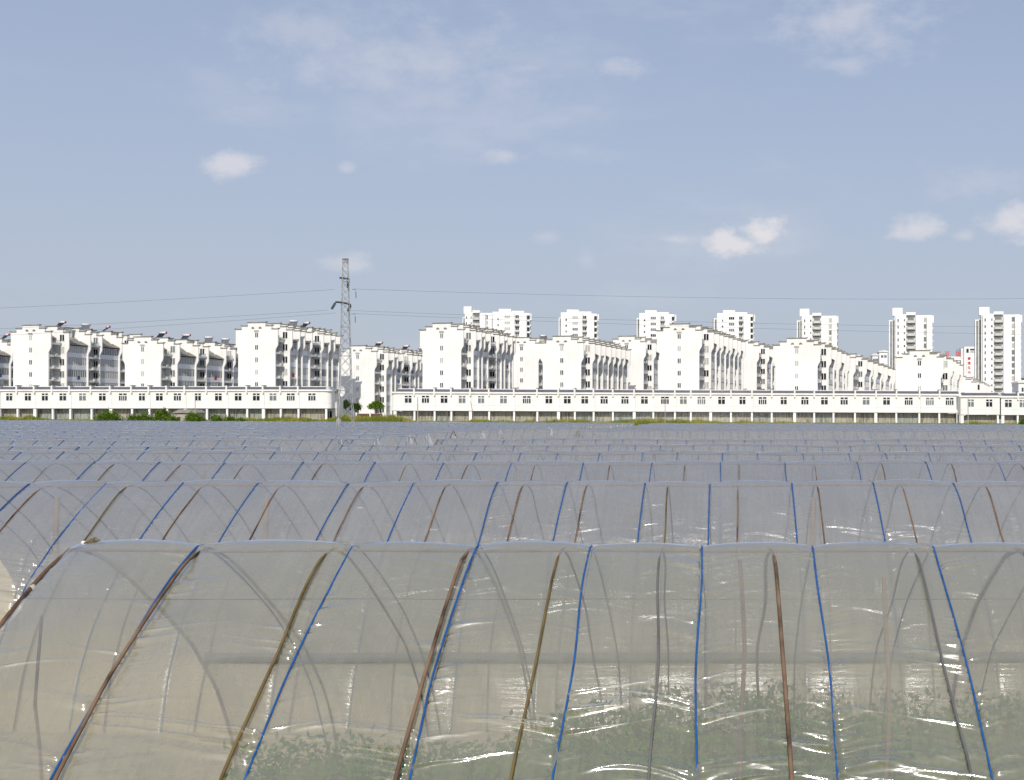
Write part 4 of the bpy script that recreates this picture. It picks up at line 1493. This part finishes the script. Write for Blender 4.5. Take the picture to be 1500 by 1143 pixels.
def shrub(px0, px1, ytop, ybase, D, label, seed, mat=LEAF, group=SHG):
    r = np.random.RandomState(seed)
    x = atx(.5 * (px0 + px1), D)
    zb, zt = min(atz(ybase, D), float(zg(x, D)) + .05), atz(ytop, D)
    wd = (px1 - px0) * D / F / 2
    root = empty('shrub', (x, D, zb), label, 'shrub', group)
    h = zt - zb
    pts = clump_points(r, (0, 0, h * .52), (wd * 1.05, wd * .8, h * .62), 40, 60)
    pts = pts[pts[:, 2] > -.1]
    link('foliage', leaf_cloud('foliage', pts, r.uniform(.22, .44, len(pts)), mat, seed, .2, 1.7), root)
    st_ = MB()
    for k in range(5):
        a = 2 * math.pi * k / 5
        st_.tube([(0, 0, -.3), (.25 * wd * math.cos(a), .25 * wd * math.sin(a), h * .35), (.6 * wd * math.cos(a), .5 * wd * math.sin(a), h * .75)], .06, 5, .02)
    st_.build('stem', WOOD, root)


for i, (a, b, c, e, D, lab) in enumerate([
        (138, 178, 602.5, 617, 259.5, 'big rounded green shrub, leftmost on the bank'),
        (186, 205, 610, 618, 258.5, 'low green shrub just right of the biggest one'),
        (200, 222, 607.5, 617, 259.5, 'green shrub between the biggest one and the upright one'),
        (225, 249, 602, 617, 260.5, 'tall loose upright shrub left of the grey hut'),
        (246, 263, 611, 618, 258.3, 'small dark shrub before the hut corner'),
        (270, 299, 607, 618, 257.8, 'olive green shrub standing before the grey hut'),
        (305, 326, 610.5, 618, 259, 'light green shrub right of the grey hut'),
        (326, 345, 612, 619, 258.5, 'dark green low shrub, second right of the hut'),
        (343, 362, 614.5, 619.5, 258.8, 'smallest green shrub at the right end of the row'),
        (1494, 1512, 613, 623, 262, 'green shrub at the right edge before the shops')]):
    shrub(a, b, c, e, D, lab, 70 + i)


def tree(px, ytop, ybase, halfw, D, label, seed, mat):
    r = np.random.RandomState(seed)
    x = atx(px, D)
    zb, zt = float(zg(x, D)), atz(ytop, D)
    h = zt - zb
    root = empty('street_tree', (x, D, zb), label, 'tree', 'trees in the gap between the shop rows')
    tr = MB().tube([(0, 0, -.3), (.05, 0, h * .3), (-.05, .05, h * .6), (0, 0, h * .85)], .16, 7, .05)
    for k in range(6):
        a = 2 * math.pi * k / 6 + .4
        tr.tube([(0, 0, h * (.35 + .05 * k)), (halfw * .5 * math.cos(a), halfw * .5 * math.sin(a), h * (.55 + .04 * k)), (halfw * .85 * math.cos(a), halfw * .85 * math.sin(a), h * (.66 + .04 * k))], .06, 5, .02)
    tr.build('trunk', WOOD, root)
    pts = clump_points(r, (0, 0, h * .66), (halfw, halfw, h * .36), 46, 45, .7)
    link('crown', leaf_cloud('crown', pts, r.uniform(.18, .40, len(pts)), mat, seed, .1, 1.8), root)


tree(551, 587, 610, 1.65, 288, 'small round green tree in the gap right of the pylon', 5, LEAF)
tree(507, 586, 612, 1.9, 312, 'dark spreading tree behind the pylon legs', 6, LEAFD)
tree(521, 590, 612, 1.4, 314, 'slimmer tree just right of the pylon legs', 7, LEAFD)

# grass on the bank: coarse tussocks, drawn as one mass
gr_ = np.random.RandomState(21)
GXs, GYs, GHs = [], [], []
for (p0, p1, hmax, n_) in ((-40, 82, 1.15, 7200), (82, 140, .35, 900), (325, 480, 1.0, 9000), (470, 612, 1.75, 14000), (612, 690, .3, 1200), (684, 722, .95, 2200), (722, 760, .45, 1200), (765, 785, .8, 800), (790, 880, .85, 4200),
                             (880, 1070, .95, 9000), (1070, 1130, .6, 1800), (1130, 1175, .5, 900), (1175, 1405, .25, 2200), (1408, 1465, .7, 1800), (1465, 1520, .4, 900)):
    px = gr_.uniform(p0, p1, n_)
    y = gr_.uniform(257.5, 272, n_)
    edge = np.clip(np.minimum(px - p0, p1 - px) / (0.25 * (p1 - p0)), 0.15, 1)
    GXs.append((px - PX) * y / F)
    GYs.append(y)
    hump = .45 + .55 * vnoise(px / 14.0, 3) + .25 * vnoise(px / 4.0 + y, 8)
    GHs.append(hmax * edge * hump * gr_.uniform(.5, 1.1, n_))
GXs, GYs, GHs = np.concatenate(GXs), np.concatenate(GYs), np.concatenate(GHs)
tag(link('grass', blades('grass', GXs, GYs, zg(GXs, GYs) - .03, GHs, gr_.uniform(.06, .16, len(GXs)), GRASSM, 5, .3)), 'yellow-green grass along the bank before the shops', 'grass', kind='stuff')

# ------------------------------------------------------------------ hut, poles, stakes, low wall
DH = 262.0
hp = at(255.5, 618, DH)
hut = empty('field_hut', (hp.x, DH, float(zg(hp.x, DH)) - .2), 'small grey field hut with low pitched roof among the shrubs', 'hut')
hb = hut.location.z
wz = atz(605.2, DH) - hb
wd = 34 * DH / F
MB().box(0, wd, 0, 3.5, 0, wz).build('wall', HUTW, hut)
MB().prism_xz([(-.35, wz + .002), (wd + .35, wz + .002), (wd - .9, wz + .75), (1.1, wz + .75)], -.4, 3.9).build('roof', HUTR, hut)
MB().box(wd * .42, wd * .62, -.03, -.002, 0, wz * .92).build('door', CONC, hut)
MB().box(wd * .12, wd * .26, -.03, -.002, wz * .45, wz * .8).build('window', PANES[0], hut)

for (p, yt, yb, D, r, mat, lab) in ((285.8, 579, 615, 260.5, .13, CONC, 'slim concrete pole rising behind the field hut'), (611.8, 583, 624, 262, .15, CONC, 'tan concrete pole near the left end of the right shop row'),
                                    (974.2, 583, 624, 262, .11, CONC, 'slim pale pole before the middle of the right shop row'), (1418, 583, 626, 262, .12, CONC, 'slim pole before the projecting shop pavilion')):
    x = atx(p, D)
    zb, zt = float(zg(x, D)) - .2, atz(yt, D)
    po = empty('utility_pole', (x, D, zb), lab, 'pole', 'poles along the shops')
    MB().tube([(0, 0, 0), (0.02, 0, (zt - zb) * .5), (0, 0, zt - zb)], r, 8, r * .6).build('shaft', mat, po)
    MB().tube([(0, 0, zt - zb), (0, 0, zt - zb + .12)], r * .75, 8).build('cap', RAIL, po)
for i, (pa, ya, pb, yb, D, lab) in enumerate(((599, 604, 602, 630, 235, 'leaning bamboo stake nearest the right shop row end'), (654, 601, 657.5, 626, 238, 'leaning bamboo stake left of centre, first of a pair'), (689, 588, 697.5, 625, 238, 'tall leaning bamboo stake, second of a pair'),
                                              (125 / 5 + 600, 622, 628, 630, 190, 'short pale stake sticking out of a far tunnel'), (612, 623, 606, 636, 190, 'slanting pale stake below the tan pole'), (120.5, 632, 123, 641, 150, 'short tan stake between far tunnels at the left'), (427, 633, 429, 641, 150, 'short tan stake between far tunnels left of the pylon'))):
    A_, B_ = at(pa, ya, D), at(pb, yb, D)
    B_ = B_ + (B_ - A_).normalized() * max(0.0, (B_.z - float(zg(B_.x, D))))
    s_ = MB().tube([A_, A_ * .5 + B_ * .5 + Vector((.03, 0, 0)), B_], .045, 6, .07).build('bamboo_stake', BAMB)
    tag(s_, lab, 'stake', 'stakes in the field')
# low wall and parked car in the gap
lw = empty('low_wall', tuple(at(523, PY, 300) - Vector((0, 0, .0))), 'low dark red wall with pale piers in the gap between the shop rows', 'wall')
lz = float(zg(lw.location.x, 300)) - .2
lw.location.z = lz
MB().box(0, 6.2, 0, .25, 0, 1.75).build('panel', BRICKW, lw)
MB().box(-.05, 6.25, -.05, .3, 1.752, 1.85).build('coping', CONC, lw)
for xx in (-.35, 3.0, 6.2):
    MB().box(xx, xx + .34, -.08, .33, 0, 2.1).build('pier', WALL2, lw)

# ------------------------------------------------------------------ lattice pylon and its lines
DP = 123.75
PK = DP / 246.0
pc = at(506, PY, DP)
pz = float(zg(pc.x, DP))
ztop = atz(379.5, DP)
py_root = empty('lattice_pylon', (pc.x, DP, pz), 'narrow galvanised lattice pylon rising from the tunnels', 'pylon', rz=math.radians(24))
Hp = ztop - pz


def half(z):
    return PK * np.interp(z / PK, [0, 7, 14, Hp / PK - 9, Hp / PK - 4, Hp / PK], [1.72, 1.46, 1.12, .70, .58, .48])


zl = [0]
while zl[-1] < Hp - 1.2 * PK:
    zl.append(zl[-1] + max(1.25 * PK, 2.1 * half(zl[-1])))
zl.append(Hp)
zl = sorted(set(zl))
for sx in (-1, 1):
    for sy in (-1, 1):
        m = MB()
        m.tube([(sx * half(z), sy * half(z), z) for z in [-.5] + zl[0:]], .07 * PK, 4, .05 * PK)
        m.build('leg', STEEL, py_root)
for face in range(4):
    m = MB()
    for i in range(len(zl) - 1):
        a, b = zl[i], zl[i + 1]
        ha, hb_ = half(a), half(b)
        c, s = [(1, 0), (0, 1), (-1, 0), (0, -1)][face]

        def P(u_, z, h):
            lx, ly = u_ * h, -h
            return (lx * c - ly * s, lx * s + ly * c, z)
        m.tube([P(-1, a, ha), P(1, b, hb_)], .038 * PK, 4)
        if i > 1:
            m.tube([P(1, a, ha), P(-1, b, hb_)], .038 * PK, 4)
        if i % 3 == 0 or i == len(zl) - 2:
            m.tube([P(-1, b, hb_), P(1, b, hb_)], .042 * PK, 4)
    tag(m.build('bracing', STEEL, py_root), kind='stuff')
MB().box(-.55 * PK, .55 * PK, -.55 * PK, .55 * PK, Hp - .12 * PK, Hp + .1 * PK).build('top_frame', STEEL, py_root)
inv = math.radians(-24)


def loc_px(px, py_):
    """point in the pylon's frame, on the plane through its axis facing the camera"""
    lx, lz_ = (px - 506) * DP / F, atz(py_, DP) - pz
    return Vector((lx * math.cos(inv), lx * math.sin(inv), lz_))


for (a, b, drop) in (((497.5, 407), (511, 408.5), 1), ((491.5, 442.5), (513.5, 446.5), 1)):
    m = MB().tube([loc_px(*a), loc_px((a[0] + b[0]) / 2, a[1] + 1), loc_px(*b)], .2 * PK, 6)
    m.tube([loc_px(*b), loc_px(b[0] + .3, b[1] + 2.5)], .13 * PK, 6)
    m.build('crossarm', INSUL, py_root)
for (a, b) in (((510.2, 411), (509.5, 422.5)), ((491.5, 443.5), (485.5, 453.5)), ((513.2, 448), (509.5, 457))):
    A_, B_ = loc_px(*a), loc_px(*b)
    m = MB().tube([A_, B_], .07 * PK, 5)
    for k in range(5):
        p = A_.lerp(B_, (k + .8) / 5.6)
        dd = (B_ - A_).normalized() * .1 * PK
        m.tube([p - dd, p + dd], .34 * PK, 8, .2 * PK)
    m.build('insulator', INSUL, py_root)
pl = loc_px(495.5, 615.5)
sq = MB()
sq.v = [(pl.x - .55 * PK, pl.y - .6 * PK, pl.z - .15 * PK), (pl.x + .1 * PK, pl.y - .6 * PK, pl.z - .7 * PK), (pl.x + .6 * PK, pl.y - .6 * PK, pl.z - .1 * PK), (pl.x - .05 * PK, pl.y - .6 * PK, pl.z + .55 * PK)]
sq.v += [(x, y + .04, z) for x, y, z in sq.v]
sq.f = [(0, 1, 2, 3), (7, 6, 5, 4)] + [(i, 4 + i, 4 + (i + 1) % 4, (i + 1) % 4) for i in range(4)]
sq.build('warning_plate', CONC, py_root)
MB().box(pl.x - .05, pl.x + .05, pl.y - .58 * PK, pl.y - .1, pl.z - .05, pl.z + .05).build('plate_bracket', STEEL, py_root)
LG = 'power lines on the pylon'


def wire(p0, p1, D0_, D1_, sag, label, r=.012):
    A_, B_ = at(*p0, D0_), at(*p1, D1_)
    d_ = B_ - A_
    E = A_ + d_ * 1.25        # runs on past the frame
    pts = []
    for k in range(41):
        f = k / 40 * 1.25
        p = A_.lerp(B_, f)
        p.z -= PK * sag * 4 * (f / 1.25) * (1 - f / 1.25)
        pts.append(p)
    tag(MB().tube(pts, r, 4).build('power_line', WIRE), label, 'power line', LG)


wire((490, 424.3), (0, 450.6), DP, DP, .2, 'highest power line running left from the pylon')
wire((480, 454.6), (0, 480.3), DP, DP, .3, 'middle power line running left from the pylon')
wire((492, 458.5), (0, 490.5), DP + 3, DP, .3, 'lowest power line running left from the pylon')
wire((518, 423.4), (1500, 432.5), DP, DP + 30, 1.3, 'highest power line running right from the pylon')
wire((512, 455), (1500, 475.5), DP, DP + 30, 1.0, 'middle power line running right from the pylon')
wire((518, 459.5), (1500, 487), DP + 2, DP + 30, .8, 'lowest power line running right from the pylon')
for (px, py_, lab) in ((521, 424, 'hanging damper rod on the highest line right of the pylon'), (520, 460, 'hanging damper rod on the lowest line right of the pylon')):
    p = at(px, py_, DP)
    m = MB().tube([p + Vector((-.7, 0, 0)) * PK, p + Vector((0, 0, -.05)) * PK], .06 * PK, 5)
    m.tube([p + Vector((0, 0, -.05)) * PK, p + Vector((.05, 0, -.9)) * PK], .03 * PK, 5).tube([p + Vector((.05, 0, -.5)) * PK, p + Vector((.05, 0, -1.75)) * PK], .09 * PK, 6)
    tag(m.build('line_damper', WIRE), lab, 'line damper', 'dampers on the lines')
